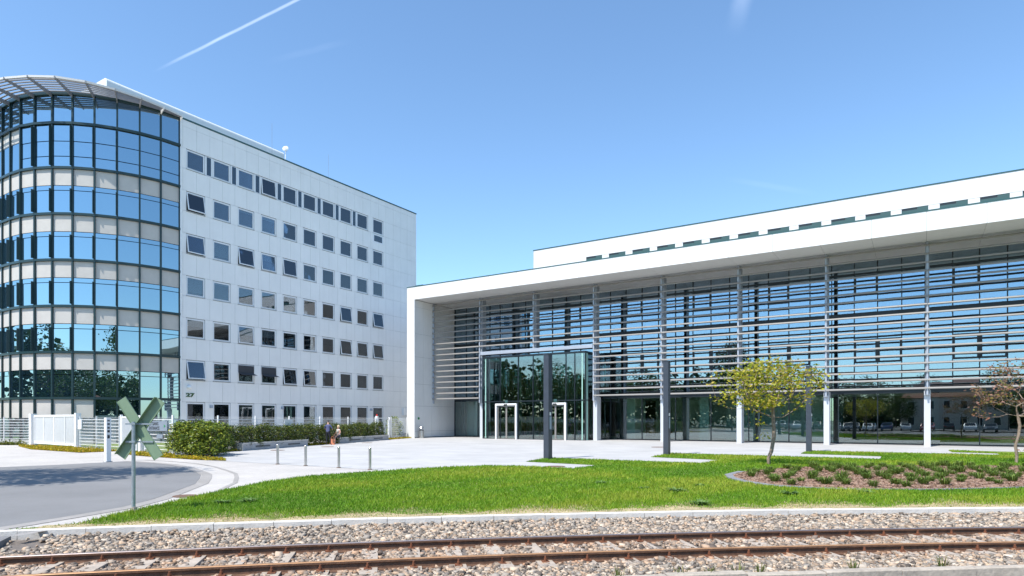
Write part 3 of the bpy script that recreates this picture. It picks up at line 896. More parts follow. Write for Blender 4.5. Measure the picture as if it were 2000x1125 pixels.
def wmesh(w, h_):
    a = MB()      # in local y along the facade, x outward
    def fr(y0, y1, z0, z1, t, x0, x1):
        a.box(x0, x1, y0, y1, z0, z0 + t); a.box(x0, x1, y0, y1, z1 - t, z1); a.box(x0, x1, y0, y0 + t, z0 + t, z1 - t); a.box(x0, x1, y1 - t, y1, z0 + t, z1 - t)
    fr(0, w, -h_, 0, .055, -.105, -.06)
    s_ = MB(); a2, a = a, s_
    def fr2(y0, y1, z0, z1, t, x0, x1):
        s_.box(x0, x1, y0, y1, z0, z0 + t); s_.box(x0, x1, y0, y1, z1 - t, z1); s_.box(x0, x1, y0, y0 + t, z0 + t, z1 - t); s_.box(x0, x1, y1 - t, y1, z0 + t, z1 - t)
    fr2(.058, w - .058, -h_ + .058, -.058, .075, -.03, .03)
    p = MB(); p.box(-.006, .006, .12, w - .12, -h_ + .12, -.12)
    return a2.mesh('frame', 'pvc'), s_.mesh('sash', 'pvc'), p.mesh('pane', 'office_glass')


wfm = wmesh(WW - .02, WH - .06); wfg = wmesh(WW - .02, 2.6)
sill = MB(); sill.box(-.06, .03, -.01, WW + .0, -.035, 0); sill_m = sill.mesh('sill', 'alu')
for r in range(7):
    for c in range(10):
        y = oy(WT[c]) + .01
        h_ = WH - .06 if r < 6 else 2.6
        ms = wfm if r < 6 else wfg
        w_ = bpy.data.objects.new('window', None); col.objects.link(w_); w_.parent = office
        zt = heads[r] - .03
        w_.location = (0, y, zt)
        put('frame', ms[0], w_)
        t_ = R(tilt.get((r, c), 0))
        off = Vector((-.082, 0, -.0))
        sa = put('sash', ms[1], w_, (-.075, 0, 0), (0, -t_, 0))
        pa = put('pane', ms[2], w_, (-.075, 0, 0), (random.uniform(-.001, .001), -t_ + random.uniform(-.003, .003), random.uniform(-.004, .004)))
        f_ = blinds.get((r, c), 0)
        if r == 6 and c >= 2: f_ = 1.0
        if f_:
            b_ = MB(); hh = (h_ - .24) * f_; b_.box(-.006, .0, .13, WW - .15, -.12 - hh, -.12)
            b_.build('blind', 'blind_grey' if r == 6 or (r == 5) else 'blind', w_, (-.118, 0, 0))
        if r < 6: put('sill', sill_m, w_, (0, 0, -h_ - .02))
        if (r, c) in ((5, 2), (5, 3)):
            aw = MB(); aw.add([(.02, .05, -.08), (.02, WW - .07, -.08), (.03, WW - .07, -.75), (.03, .05, -.75), (.55, WW - .02, -.95), (.55, .0, -.95)], [(0, 3, 2, 1), (3, 5, 4, 2)]); aw.build('awning', 'awning', w_)
        if r == 0 and c < 9:
            fx = MB(); fx.box(-.034, -.025, WW + .16, WW + .54, -h_ + .05, -.05); fx.build('fixed_pane', 'fixed_glass', w_); fx = MB(); fx.box(-.05, -.036, WW, WW + .68, -h_, 0); fx.build('infill_panel', 'pvc', w_)
        if (r, c) == (0, 9):
            e_ = MB(); e_.box(-.06, .012, -.0, WW - .02, -h_ - 1.02, -h_ + .06); e_.build('lower_frame', 'pvc', w_)
            e_ = MB(); e_.box(.013, .02, .2, WW - .22, -h_ - .88, -h_ - .22); e_.build('lower_pane', 'fixed_glass', w_)
# small wall fittings
lam = bpy.data.meshes.new('dome'); bmx = bmesh.new(); bmesh.ops.create_uvsphere(bmx, u_segments=16, v_segments=10, radius=.17); bmx.to_mesh(lam); bmx.free()
lam.materials.append(MATS['lamp_white']); lam.polygons.foreach_set('use_smooth', [True] * len(lam.polygons))
put('wall_lamp', lam, office, (.12, oy(29.95), 4.55))
bx = MB(); bx.box(0, .25, oy(55.8), oy(57.3), 2.4, 3.2); bx.build('wall_box', 'white_paint', office)
for t_ in (31.8, 39.0, 50.6):
    bx = MB(); bx.box(0, .16, oy(t_), oy(t_ + .22), 2.85, 3.1); bx.build('floodlight', 'steel_grey', office)


def text_mesh(txt, size, matn, depth=.02, align='LEFT', bold=0.0):
    cu = bpy.data.curves.new('lettering', 'FONT'); cu.body = txt; cu.size = size; cu.extrude = depth; cu.offset = bold; cu.align_x = align
    ob = bpy.data.objects.new('tmp_text', cu); col.objects.link(ob)
    bpy.context.view_layer.update()
    me = bpy.data.meshes.new_from_object(ob.evaluated_get(bpy.context.evaluated_depsgraph_get()))
    bpy.data.objects.remove(ob); me.name = 'lettering'
    me.materials.clear(); me.materials.append(MATS[matn])
    return me


num = put('number_27', text_mesh('27', .52, 'green_letter', .025, bold=.018), office, (.03, oy(29.72), 3.76), (R(90), 0, R(90)))
num.scale = (1.35, .82, 1)

# --- rounded glass corner
cs, ct_ = OS + RC, OT0         # centre in site coordinates


def arc_pt(k, r=RC):
    """node k of the glazed curve: nine facets round the corner, then straight to the left"""
    if k <= 9:
        a = R(10 * k); return (ox(cs) + r * math.cos(a), oy(ct_) - r * math.sin(a), -a)
    p = arc_pt(9, r); return (p[0] - 1.483 * (k - 9), p[1], -R(90))


NF = 16
FL = [20.9 - FH * k for k in range(6)]                    # floor lines 20.9 ... 3.51
cur = MB(); poly = [(arc_pt(k, RC - .22 if k <= 9 else RC - .22)[0], arc_pt(k, RC - .22)[1]) for k in range(NF + 1)]
cur.prism(poly + [(poly[-1][0], 8), (-.25, 8)], 0, 26.3); cur.build('core_drum', 'void', office)
tw = 2 * RC * math.sin(R(5))
pane_c = {}


def tower_pane(k, z0, z1, name='curtain_pane', matn='tower_glass', inset=.0):
    a, b = arc_pt(k), arc_pt(k + 1)
    L = math.hypot(b[0] - a[0], b[1] - a[1]); ang = math.atan2(b[1] - a[1], b[0] - a[0])
    key = (name, round(L, 2), round(z1 - z0, 3))
    if key not in pane_c:
        m = MB(); m.box(.05, L - .05, -.03, 0.0, .0, z1 - z0); pane_c[key] = m.mesh(name, matn)
    j = .004 if name == 'curtain_pane' else 0
    n = Vector((math.sin(ang), -math.cos(ang), 0)) * inset
    put(name, pane_c[key], office, (a[0] + n.x, a[1] + n.y, z0), (random.uniform(-j, j), 0, ang + random.uniform(-j, j)))


mf = MB(); mf.box(-.11, .10, -.06, .06, 0.0, 26.45); mf_m = mf.mesh('curtain_mullion', 'dark_green')
for k in range(NF + 1):
    p = arc_pt(k); put('curtain_mullion', mf_m, office, (p[0], p[1], 0), (0, 0, p[2]))
vf = MB(); vf.box(-.02, .03, .0, .42, 0, 1.0); 
flap_m = MB().box(-.02, .02, 0, .28, 0, 1.72).mesh('vent_flap', 'dark_green')
flap_t = MB().box(-.02, .02, 0, .28, 0, 3.0).mesh('vent_flap', 'dark_green')
for k in range(NF):
    tower_pane(k, 24.32, 26.35)                                       # top clerestory
    if k < 8:
        for z0, z1 in ((20.98, 21.72), (21.78, 22.86), (22.92, 24.12)): tower_pane(k, z0, z1)
    else:
        tower_pane(k, 23.1, 24.12, 'spandrel_panel', 'beige_panel', .02)
        tower_pane(k, 20.98, 23.04)
    for f in range(1, 6):
        lo = FL[f] + .09 if f < 6 else .3
        top = FL[f - 1] - .12
        sp_b = FL[f - 1] - 1.33
        tower_pane(k, sp_b, top, 'spandrel_panel', 'beige_panel', .02)
        tower_pane(k, sp_b - .37, sp_b - .05); tower_pane(k, lo, sp_b - .42)
    if 3 < k < 11:
        tower_pane(k, 2.0, FL[5] - .12, 'spandrel_panel', 'beige_panel', .02); tower_pane(k, .35, 1.95)
    else:
        tower_pane(k, .35, 1.9); tower_pane(k, 1.95, FL[5] - .12)
    if k >= 3:
        p = arc_pt(k)
        if k < 8: put('vent_flap', flap_t, office, (p[0] , p[1], 21.0), (0, 0, p[2] - R(105)))
        for f in range(1, 5):
            put('vent_flap', flap_m, office, (p[0], p[1], FL[f] + .12), (0, 0, p[2] - R(105)))


CW = [.42, .72, 1.15, 1.65, 2.1] + [2.36] * 30


def ring(name, r0, r1, z0, z1, matn, parent=office, k0=0, k1=NF, taper=False):
    m = MB()
    for k in range(k0, k1):
        f0, f1 = (CW[k] / 2.36, CW[k + 1] / 2.36) if taper else (1, 1)
        a0, a1 = arc_pt(k, RC + (r0 - RC) * f0), arc_pt(k + 1, RC + (r0 - RC) * f1); b0, b1 = arc_pt(k, RC + (r1 - RC) * f0), arc_pt(k + 1, RC + (r1 - RC) * f1)
        q = [(a0[0], a0[1]), (a1[0], a1[1]), (b1[0], b1[1]), (b0[0], b0[1])]
        m.add([(x, y, z) for z in (z0, z1) for x, y in q], [(0, 1, 2, 3), (7, 6, 5, 4), (0, 4, 5, 1), (1, 5, 6, 2), (2, 6, 7, 3), (3, 7, 4, 0)])
    return m.build(name, matn, parent)


ring('floor_band', RC - .1, RC + .17, 24.14, 24.32, 'dark_green')
for z in FL: ring('floor_band', RC - .1, RC + .13, z - .11, z + .07, 'dark_green')
ring('base_band', RC - .1, RC + .06, 0, .34, 'concrete')
ring('roof_ring', RC - .4, RC + .12, 26.35, 26.62, 'dark_green')
# cantilevered louvre crown
crown = bpy.data.objects.new('louvre_crown', None); col.objects.link(crown); crown.parent = office
mat('crown_metal', (0.30, 0.30, 0.31), 0.4, 0.05, 3)
mat('crown_edge', (0.62, 0.60, 0.57), 0.4)
ZC = 26.5
for i in range(6):
    rr = RC + .36 + i * .33
    m = ring('crown_slat', rr - .055, rr + .055, ZC - .04, ZC + .03, 'crown_metal', crown, taper=True)
ring('crown_rim', RC + 2.22, RC + 2.36, ZC - .05, ZC + .1, 'crown_edge', crown, taper=True)
rib = MB(); rib.add([(.1, -.03, -.28), (.1, .03, -.28), (2.42, .03, -.05), (2.42, -.03, -.05), (.1, -.03, .05), (.1, .03, .05), (2.42, .03, .13), (2.42, -.03, .13)],
                    [(0, 1, 2, 3), (7, 6, 5, 4), (0, 4, 5, 1), (1, 5, 6, 2), (2, 6, 7, 3), (3, 7, 4, 0)])
rib_m = rib.mesh('crown_rib', 'crown_metal'); rib_w = rib.mesh('crown_rib', 'white_paint')
for k in range(NF + 1):
    p = arc_pt(k); put('crown_rib', rib_w if k < 2 else rib_m, crown, (p[0], p[1], ZC - .06), (0, 0, p[2])).scale = (CW[k] / 2.36, 1, 1)
# rounded white roof house behind the crown
rh = MB(); prof = []
rad = .32
for a in range(0, 100, 10): prof.append((-rad + rad * math.cos(R(a)), 29.4 - rad + rad * math.sin(R(a))))
prof = [(0, 26.3)] + prof + [(-9, 29.4), (-9, 26.3)]
sx = ox(55.0); y0, y1 = oy(25.6), oy(42.6); n = len(prof)
rh.v += [(sx + a, y, b) for y in (y0, y1) for a, b in prof]
for k in range(n): rh.f.append((k, n + k, n + (k + 1) % n, (k + 1) % n)); rh.m.append(0)
rh.f += [tuple(range(n)), tuple(range(2 * n - 1, n - 1, -1))]; rh.m += [0, 0]
rh.build('roof_house', 'white_paint', office)
dish = MB()
for a in range(0, 360, 30):
    pass
ds = MB(); nseg = 16
for q, rr in enumerate((0, .12, .22, .30)):
    for k in range(nseg): ds.v.append((rr * math.cos(2 * math.pi * k / nseg), -.3 + rr * rr * 1.2, rr * math.sin(2 * math.pi * k / nseg)))
for q in range(3):
    for k in range(nseg): ds.f.append((q * nseg + k, q * nseg + (k + 1) % nseg, (q + 1) * nseg + (k + 1) % nseg, (q + 1) * nseg + k)); ds.m.append(0)
ds.tube([(0, -.3, 0), (0, .0, -.6), (0, .1, -1.6)], .04, 6); ds.tube([(0, -.3, 0), (0, .35, 0)], .02, 5)
ds.build('satellite_dish', 'white_paint', office, (ox(54.2), oy(42.2), 29.3), (R(-15), 0, R(35)))
for t_, z1 in ((39.5, 30.6), (46.5, 30.0)):
    am = MB(); am.cyl(0, 0, 26.5, z1, .010, 5); am.build('lightning_rod', 'alu', office, (-2.0, oy(t_), 0))

# ------------------------------------------------------------------ lamp pillars on the plaza
for (s, t), lb in (((14.85, 26.0), 'dark grey square light pillar in front of the glass entrance porch'),
                   ((11.29, 32.4), 'dark grey square light pillar left of the yellow-green tree'),
                   ((5.46, 39.9), 'dark grey square light pillar partly behind the yellow-green tree')):
    r_ = thing('light_pillar', lb, 'light pillar', site(s, t, .006), ROT, 'light pillars on the plaza')
    a = MB(); a.box(-.0, .27, 0, .36, 0, 4.9); a.build('shaft', 'anthracite', r_)
    a = MB(); a.box(-.02, .29, -.02, .38, 4.9, 4.94); a.build('cap', 'anthracite', r_)
    a = MB(); a.box(.27, .285, .09, .26, 1.4, 2.0); a.build('service_flap', 'steel_grey', r_)
    a = MB(); a.box(.27, .30, .10, .20, 2.05, 2.2); a.build('bracket', 'white_paint', r_)
    a = MB(); a.box(-.03, .30, -.03, .39, -.01, .03); a.build('base_plate', 'anthracite', r_)

# bollards
for i, (s, lb) in enumerate(((22.47, 'leftmost of the four steel bollards on the plaza edge'), (20.73, 'second from the left of the four steel bollards on the plaza edge'),
                             (18.82, 'third from the left of the four steel bollards on the plaza edge'), (17.16, 'rightmost of the four steel bollards, nearest the lawn'))):
    r_ = thing('bollard', lb, 'bollard', site(s, 17.08, .006), ROT, 'steel bollards along the plaza edge')
    a = MB(); a.tube([(0, 0, 0), (0, 0, .80), (0, 0, .815)], [.052, .052, .042], 16); a.build('post', 'steel', r_)
    a = MB(); a.cyl(0, 0, 0, .02, .085, 16); a.build('foot_plate', 'manhole', r_)

# manhole and light covers
for x, y, rr, lb in ((-14.2, 38.6, .42, 'round rusty cover in the plaza before the left bench'), (-12.6, 43.5, .42, 'round rusty cover near the right end of the left bench'), (-11.6, 51.0, .42, 'round rusty cover in the plaza before the right bench'),
                     (9.9, 43.0, .5, 'round rusty cover in the plaza before the hall glazing'), (1.7, 25.1, .4, 'round rusty cover in the paved notch of the lawn'), (-7.9, 15.4, .28, 'small square drain cover in the pale pavement')):
    a = MB(); a.cyl(0, 0, 0, .012, rr, 20); o = a.build('manhole_cover', 'manhole', None, (x, y, .006)); tag(o, lb, 'manhole cover', 'covers in the paving')

# ------------------------------------------------------------------ benches
C0, C1 = site(33.5, 18.6), site(43.5, 46)
fd = (C1 - C0).normalized(); fang = math.atan2(fd.y, fd.x)


def bench(x, y, L, lb):
    r_ = thing('concrete_bench', lb, 'bench', (x, y, .006), fang, 'long benches before the hedge')
    # local x along the bench, local -y towards the plaza
    a = MB(); a.box(0, L, 0, .62, 0, .40); a.build('base', 'concrete', r_)
    a = MB(); a.box(-.02, L + .02, -.02, .64, .402, .46); a.build('seat_slab', 'concrete_light', r_)
    a = MB(); a.box(-.022, -.002, 0, .62, 0, .40); a.build('sunlit_end', 'concrete_light', r_)  # thin pale facing, sunlight on the bench end put into its colour
    for f0, f1 in ((.17, .38), (.66, .86)):
        a = MB(); a.box(L * f0, L * f1, -.006, .05, .16, .27); a.build('slot', 'slot', r_)


bench(-16.05, 38.0, 7.3, 'long grey concrete bench nearest the leafy hedge clump')
bench(-13.42, 49.75, 9.3, 'long grey concrete bench beside the two people')

# ------------------------------------------------------------------ fences and gates
def fence_panel(L, h_, step=.2, vstep=.1):
    m = MB(); z = .06
    while z <= h_ + .001:
        m.box(0.02, L - .02, -.012, .012, z - .015, z + .015); z += step
    x = .05
    while x < L:
        m.box(x - .0035, x + .0035, -.003, .003, .06, h_); x += vstep
    return m


def fence_run(name, pts, label, h_=2.02, post_w=.07, step=.2, extra=0.12):
    r_ = thing(name, label, 'fence', (*pts[0].xy, 0), 0)
    for i in range(len(pts) - 1):
        a, b = pts[i], pts[i + 1]; dd = (b - a); ang = math.atan2(dd.y, dd.x)
        fence_panel(dd.length, h_, step).build('mesh_panel', 'white_paint', r_, a - pts[0], (0, 0, ang))
    for p in pts:
        q = MB(); q.box(-post_w / 2, post_w / 2, -post_w / 2 + .045, post_w / 2 + .045, 0, h_ + .06); q.build('post', 'white_paint', r_, p - pts[0], (0, 0, fang if name == 'hedge_fence' else -R(41)))
    return r_


fl_ = lambda d: Vector((-35.2, 47.0, 0)) + Vector((17.4, -13.65, 0)).normalized() * d
fa = math.atan2(-13.65, 17.4)
fence_run('mesh_fence', [fl_(-.3) + Vector((-2.45 * k, .25 * k, 0)) for k in range(5, -1, -1)], 'white wire mesh fence left of the sliding gate')
fence_run('mesh_fence', [fl_(d) for d in (8.9, 11.69, 15.24)], 'white wire mesh fence between the sliding gate and the small gate')
fence_run('mesh_fence', [fl_(d) for d in (18.75, 22.15)], 'white wire mesh fence carrying the entrance sign')
gt = thing('sliding_gate', 'white infill sliding gate standing closed across the driveway', 'gate', (*fl_(-.4).xy, 0), fa)
GL = 8.9
a = MB(); rect_frame(a, .3, GL, .12, 2.2, .13, -.05, .05)
for k in (1, 2, 3): a.box(.3 + (GL - .3) * k / 4 - .05, .3 + (GL - .3) * k / 4 + .05, -.045, .045, .25, 2.07)
a.build('gate_frame', 'white_paint', gt)
a = MB(); x = .5
while x < GL - .15:
    a.box(x - .0225, x + .0225, -.012, .012, .25, 2.07); x += .085
tag(a.build('infill_bars', 'white_paint', gt), kind='stuff')
a = MB(); a.box(-.28, .16, -.2, .2, 0, 2.3); a.build('guide_post', 'white_paint', gt)
a = MB(); a.box(GL - .05, GL + .25, -.15, .15, 0, 2.3); a.build('catch_post', 'white_paint', gt)
a = MB(); a.box(GL + .45, GL + 1.05, -.1, -.05, 1.25, 1.85); a.build('notice_plate', 'lamp_white', gt)
pg = thing('wicket_gate', 'small white barred wicket gate left of the entrance sign', 'gate', (*fl_(15.7).xy, 0), fa)
a = MB(); rect_frame(a, 0, 2.1, .12, 2.05, .08, -.04, .04); a.build('gate_frame', 'white_paint', pg)
a = MB()
for k in range(18): a.box(.1 + k * .112 - .015, .1 + k * .112 + .015, -.02, .02, .2, 1.97)
tag(a.build('gate_bars', 'white_paint', pg), kind='stuff')
a = MB(); a.box(2.55, 2.8, -.12, .12, 0, 2.1); a.build('lock_post', 'white_paint', pg)
a = MB(); a.box(-.12, -.02, -.06, .06, 0, 2.15); a.build('hinge_post', 'white_paint', pg)
# hedge-side fence with the little gate at the far end
side_pts = [C0 + fd * k for k in (0.4, 4.05, 7.68, 11.6, 15.86, 20.5, 25.9)]
fence_run('hedge_fence', side_pts, 'white wire mesh fence rising behind the hedge, before the office windows', h_=2.05)
fence_run('mesh_fence', [C0 + fd * 29.4, C0 + fd * 33.4], 'short white mesh fence between the far gate and the white pier', h_=2.05)
wg = thing('garden_gate', 'white framed gate with red lamp at the far end of the hedge', 'gate', (*(C0 + fd * 26.0).xy, 0), fang)
a = MB(); a.box(0, .3, -.1, .1, 0, 2.2); a.build('gate_post', 'white_paint', wg); a = MB(); a.box(2.9, 3.2, -.1, .1, 0, 2.1); a.build('gate_post', 'white_paint', wg)
a = MB(); rect_frame(a, .4, 2.8, .15, 2.05, .1, -.04, .04)
a.build('gate_frame', 'white_paint', wg)
for k in range(1, 6):
    a = MB(); a.box(.5, 2.7, -.012, .012, .15 + k * .32 - .012, .15 + k * .32 + .012); a.build('gate_bar', 'white_paint', wg)
a = MB(); a.cyl(.15, 0, 2.2, 2.38, .08, 10); a.build('red_lamp', 'red_lamp', wg)
a = MB(); a.box(.1, .2, -.13, -.1, 1.0, 1.25); a.build('lock', 'bin_dark', wg)
wp = MB(); wp.box(0, 1.0, -.03, 0, 1.45, 1.85); o = wp.build('notice_board', 'white_paint', None, C0 + fd * 10.9, (0, 0, fang)); tag(o, 'small blank white board on the fence above the hedge', 'board')
# entrance sign on the fence
sg = thing('entrance_sign', 'grey entrance sign with green arrow on the mesh fence', 'sign', (*(fl_(19.62) + Vector((-.03, -.05, 0))).xy, 0), fa)
a = MB(); a.box(-.75, 2.15, -.05, -.02, 1.26, 1.78); a.build('sign_board', 'sign_grey', sg)
put('lettering', text_mesh('EINGANG', .25, 'dark_letter', .004, bold=.004), sg, (-.02, -.056, 1.56), (R(90), 0, 0)).scale = (1.05, 1, 1)
put('lettering', text_mesh('ENTRANCE', .25, 'dark_letter', .004, bold=.004), sg, (-.02, -.056, 1.32), (R(90), 0, 0)).scale = (1.0, 1, 1)
a = MB(); a.add([(1.80, -.056, 1.62), (1.80, -.056, 1.42), (1.98, -.056, 1.52)], [(0, 1, 2)]); a.build('arrow', 'green_arrow', sg)
a = MB(); a.box(.9, 1.6, -.04, -.02, .86, 1.08); a.build('lower_plate', 'sign_grey', sg)
# intercom pillar
ip = thing('intercom_post', 'white square intercom post beside the driveway', 'intercom post', (-17.72, 27.8, 0), ROT + R(6))
a = MB(); a.box(-.07, .10, -.04, .16, 0, 1.95); a.build('housing', 'white_paint', ip)
for z, h_, mm in ((1.78, .07, 'slot'), (1.62, .09, 'slot'), (1.46, .09, 'slot'), (1.30, .1, 'bin_dark'), (1.14, .06, 'slot'), (1.04, .1, 'bin_dark')):
    a = MB(); a.box(.10, .108, .0, .1, z, z + h_); a.build('panel_device', mm, ip)
a = MB(); a.box(-.11, .14, -.08, .20, 0, .04); a.build('foot_plate', 'concrete', ip)
# litter bin
lb_ = thing('litter_bin', 'steel litter bin at the foot of the white pier', 'bin', site(42.5, 49.5, .006), ROT)
a = MB(); a.tube([(0, 0, 0), (0, 0, .75)], .22, 16); a.build('body', 'steel', lb_)
a = MB(); a.tube([(0, 0, .76), (0, 0, .82)], .23, 16); a.build('rim', 'bin_dark', lb_)
a = MB(); a.tube([(0, 0, 1.02), (0, 0, 1.12)], [.26, .2], 16); a.build('hood', 'steel', lb_)
for q in (-.18, .18): a = MB(); a.cyl(q, 0, .8, 1.03, .02, 6); a.build('hood_support', 'steel', lb_)

# ------------------------------------------------------------------ level-crossing sign seen from behind
sx_ = thing('crossing_sign', 'green-grey back of a crossed-board level crossing sign on a steel pole', 'sign', (-7.60, 12.79, .012), 0)
a = MB(); a.tube([(0, 0, 0), (0, 0, 1.80)], .036, 14); a.build('pole', 'galv', sx_, smooth=False)
a = MB(); a.cyl(0, 0, 0, .03, .10, 12); a.cyl(.02, -.01, .03, .09, .05, 10); a.build('foot', 'concrete_old', sx_)
cz = 1.665


def arm(dx, dz, half, wd, y, lip, flip):
    e = Vector((dx, 0, dz)).normalized(); n = Vector((e.z, 0, -e.x)); n = -n if flip else n     # n: flanged long edge
    m = MB(); c = Vector((.085, y, cz))
    P = lambda al, ac, yy: c + e * al + n * ac + Vector((0, yy, 0))
    for (a0, a1, c0, c1, y0, y1) in ((-half, half, -wd / 2, wd / 2, 0, .012), (-half, half, wd / 2 - .008, wd / 2, -lip, 0), (-half, half, -wd / 2, -wd / 2 + .006, -.015, 0)):
        vs = [P(al, ac, yy) for yy in (y0, y1) for al, ac in ((a0, c0), (a1, c0), (a1, c1), (a0, c1))]
        m.add(vs, [(0, 1, 2, 3), (7, 6, 5, 4), (0, 4, 5, 1), (1, 5, 6, 2), (2, 6, 7, 3), (3, 7, 4, 0)])
    return m


arm(.385, -.60, .70, .205, .075, .02, False).build('board', 'sign_back', sx_)
arm(.42, .60, .70, .205, .10, .085, True).build('board', 'sign_back', sx_)
for z in (1.38, 1.74):
    a = MB(); a.box(-.055, .055, -.05, .054, z, z + .035); a.build('clamp', 'galv', sx_)
    a = MB(); a.box(-.20, .36, .055, .07, z, z + .03); a.build('cross_bar', 'galv', sx_)

# ------------------------------------------------------------------ vegetation
def skeleton(base, trunk, tips, seed, bend=.12):
    """grow a branch graph: trunk polyline, then every tip joins its cheapest node"""
    rs = np.random.default_rng(seed)
    nodes = [np.array(base, float)]; par = [-1]; plen = [0.0]
    for p in trunk:
        nodes.append(np.array(p, float)); par.append(len(nodes) - 2); plen.append(plen[-1] + np.linalg.norm(nodes[-1] - nodes[-2]))
    tips = sorted(tips, key=lambda q: np.linalg.norm(np.array(q) - nodes[-1]))
    for tp in tips:
        tp = np.array(tp, float)
        A = np.array(nodes); d_ = np.linalg.norm(A - tp, axis=1)
        cost = d_ + .25 * np.array(plen) + 3.0 * np.maximum(0, A[:, 2] - tp[2] + .05 * d_); cost[0] += 100
        if len(trunk) > 1: cost[1:max(2, len(trunk) - 1)] += .4
        i = int(np.argmin(cost)); L = d_[i]; k = max(1, int(L / .38)) if L < 4 else max(2, int(L / 1.2))
        prev = i; side = rs.normal(0, bend, 3) * L
        for q in range(1, k + 1):
            f = q / k; p = nodes[i] * (1 - f) + tp * f + side * math.sin(math.pi * f) * .8 + np.array([0, 0, -.10 * L * math.sin(math.pi * f)]) + (rs.normal(0, .02 * L, 3) if q < k else 0)
            nodes.append(p); par.append(prev); plen.append(plen[prev] + L / k); prev = len(nodes) - 1
    return nodes, par


def branch_mesh(nodes, par, r_tip, expo, rmax, matn, nside=6):
    n = len(nodes); cnt = np.zeros(n); ch = [[] for _ in range(n)]
    for i in range(1, n): ch[par[i]].append(i)
    for i in range(n - 1, -1, -1):
        cnt[i] = 1 if not ch[i] else sum(cnt[c] for c in ch[i])
    rad = np.minimum(r_tip * cnt ** expo, rmax)
    m = MB(); done = set()
    def walk(st, first):
        path = [Vector(nodes[first])] if first >= 0 else []; rr = [min(rad[first], rad[st] * 1.15)] if first >= 0 else []
        i = st
        while True:
            path.append(Vector(nodes[i])); rr.append(rad[i])
            if not ch[i]: break
            nx = max(ch[i], key=lambda c: cnt[c])
            for c in ch[i]:
                if c != nx: stack.append((c, i))
            i = nx
        if len(path) > 1: m.tube(path, rr, nside if rr[0] > .02 else 4, caps=False)
    stack = [(0, -1)]
    while stack: walk(*stack.pop())
    return m.mesh('branches', matn, smooth=True), rad, ch


def leaves_mesh(pts, per, spread, size, pal, seed, flat=.6, name='leaves', asp=.55, matn='leaf'):
    rs = np.random.default_rng(seed); P = np.repeat(np.array(pts), per, 0)
    N_ = len(P); P = P + rs.normal(0, 1, (N_, 3)) * np.array([spread, spread, spread * flat])
    a = rs.uniform(0, 6.283, N_); ti = rs.normal(0, .75, N_); sz = size * rs.uniform(.55, 1.3, N_)
    d1 = np.stack([np.cos(a), np.sin(a), np.sin(ti) * .7], 1); d1 /= np.linalg.norm(d1, axis=1, keepdims=True)
    rnd = rs.normal(0, 1, (N_, 3)); rnd[:, 2] *= .35; d2 = np.cross(d1, rnd + np.array([0, 0, .6])); d2 /= np.linalg.norm(d2, axis=1, keepdims=True) + 1e-9
    h1 = d1 * sz[:, None]; h2 = d2 * (sz * asp)[:, None]
    vs = np.stack([P - h1 * .5, P + h2 * .5 - h1 * .05, P + h1 * .5, P - h2 * .5 - h1 * .05], 1).reshape(-1, 3)
    F = np.arange(N_ * 4).reshape(-1, 4)
    pal = np.array(pal); c = pal[rs.integers(0, len(pal), N_)] * rs.uniform(.7, 1.25, (N_, 1))
    return arr_mesh(name, vs, F, 4, [matn], np.repeat(c, 4, 0))


def crown_tips(c, rx, ry, rz, n, seed, shell=.45, lo=-.9, holes=0):
    rs = np.random.default_rng(seed); out = []
    hc = [rs.normal(0, 1, 3) for _ in range(holes)]
    while len(out) < n:
        p = rs.uniform(-1, 1, 3); r = np.linalg.norm(p)
        if r > 1 or r < shell or p[2] < lo: continue
        if any(np.linalg.norm(p - h_ / np.linalg.norm(h_) * .8) < .32 for h_ in hc): continue
        out.append((c[0] + p[0] * rx, c[1] + p[1] * ry, c[2] + p[2] * rz))
    return out


def make_tree(name, label, base, trunk, tips, pal, seed, r_tip=.006, expo=.47, rmax=.12, per=14, spread=.14, size=.11, barkm='bark', group=None, flat=.55, back=2):
    r_ = thing(name, label, 'tree', base, 0, group)
    nd, pr = skeleton((0, 0, -.05), trunk, tips, seed)
    bm2, rad, ch = branch_mesh(nd, pr, r_tip, expo, rmax, barkm)
    put('trunk', bm2, r_)
    lp = []
    for i in range(len(nd)):
        if not ch[i]:
            lp.append(nd[i]); j = i
            for _ in range(back):
                j = pr[j]
                if j > len(trunk) + 1: lp.append((nd[j] + np.array(nd[i])) / 2 if False else nd[j])
    put('crown', leaves_mesh(lp, per, spread, size, pal, seed + 1, flat), r_)
    return r_


YG = [(.42, .42, .03), (.36, .38, .025), (.50, .45, .04), (.25, .30, .02), (.52, .42, .06), (.18, .22, .02), (.44, .34, .07)]
tips = crown_tips((-.05, 0, 3.35), 2.05, 1.9, 1.05, 150, 3, .25, -.85, holes=4)
tips += [(-2.15, .1, 2.75), (-1.9, -.2, 2.55), (-1.7, .3, 2.35), (-2.3, .2, 3.3), (-2.25, -.3, 3.65), (1.95, .1, 3.55), (2.25, .2, 3.8), (2.0, -.3, 3.3), (1.6, .3, 2.75), (1.35, 0, 2.5)]
tips += [(-.6 + random.uniform(-.5, .3), random.uniform(-.4, .4), 2.3 + random.uniform(0, .5)) for _ in range(6)]
t1 = make_tree('ornamental_tree', 'small spreading tree with yellow-green leaves and forked trunk on the lawn', (10.55, 26.15, .01),
               [(-.03, 0, .25), (.10, 0, .55), (.16, .02, .85), (.22, .03, 1.15), (.2, 0, 1.55), (.18, .02, 1.95), (.16, 0, 2.3)], tips + [(-.25, .08, 1.25), (-.42, .1, 1.75), (-.5, .1, 2.2), (-.7, .1, 2.6)], YG, 11, r_tip=.0078, expo=.54, rmax=.125, per=17, spread=.18, size=.145)
RD = [(.30, .13, .09), (.36, .19, .13), (.22, .13, .06), (.26, .20, .05), (.40, .22, .17), (.18, .17, .04)]
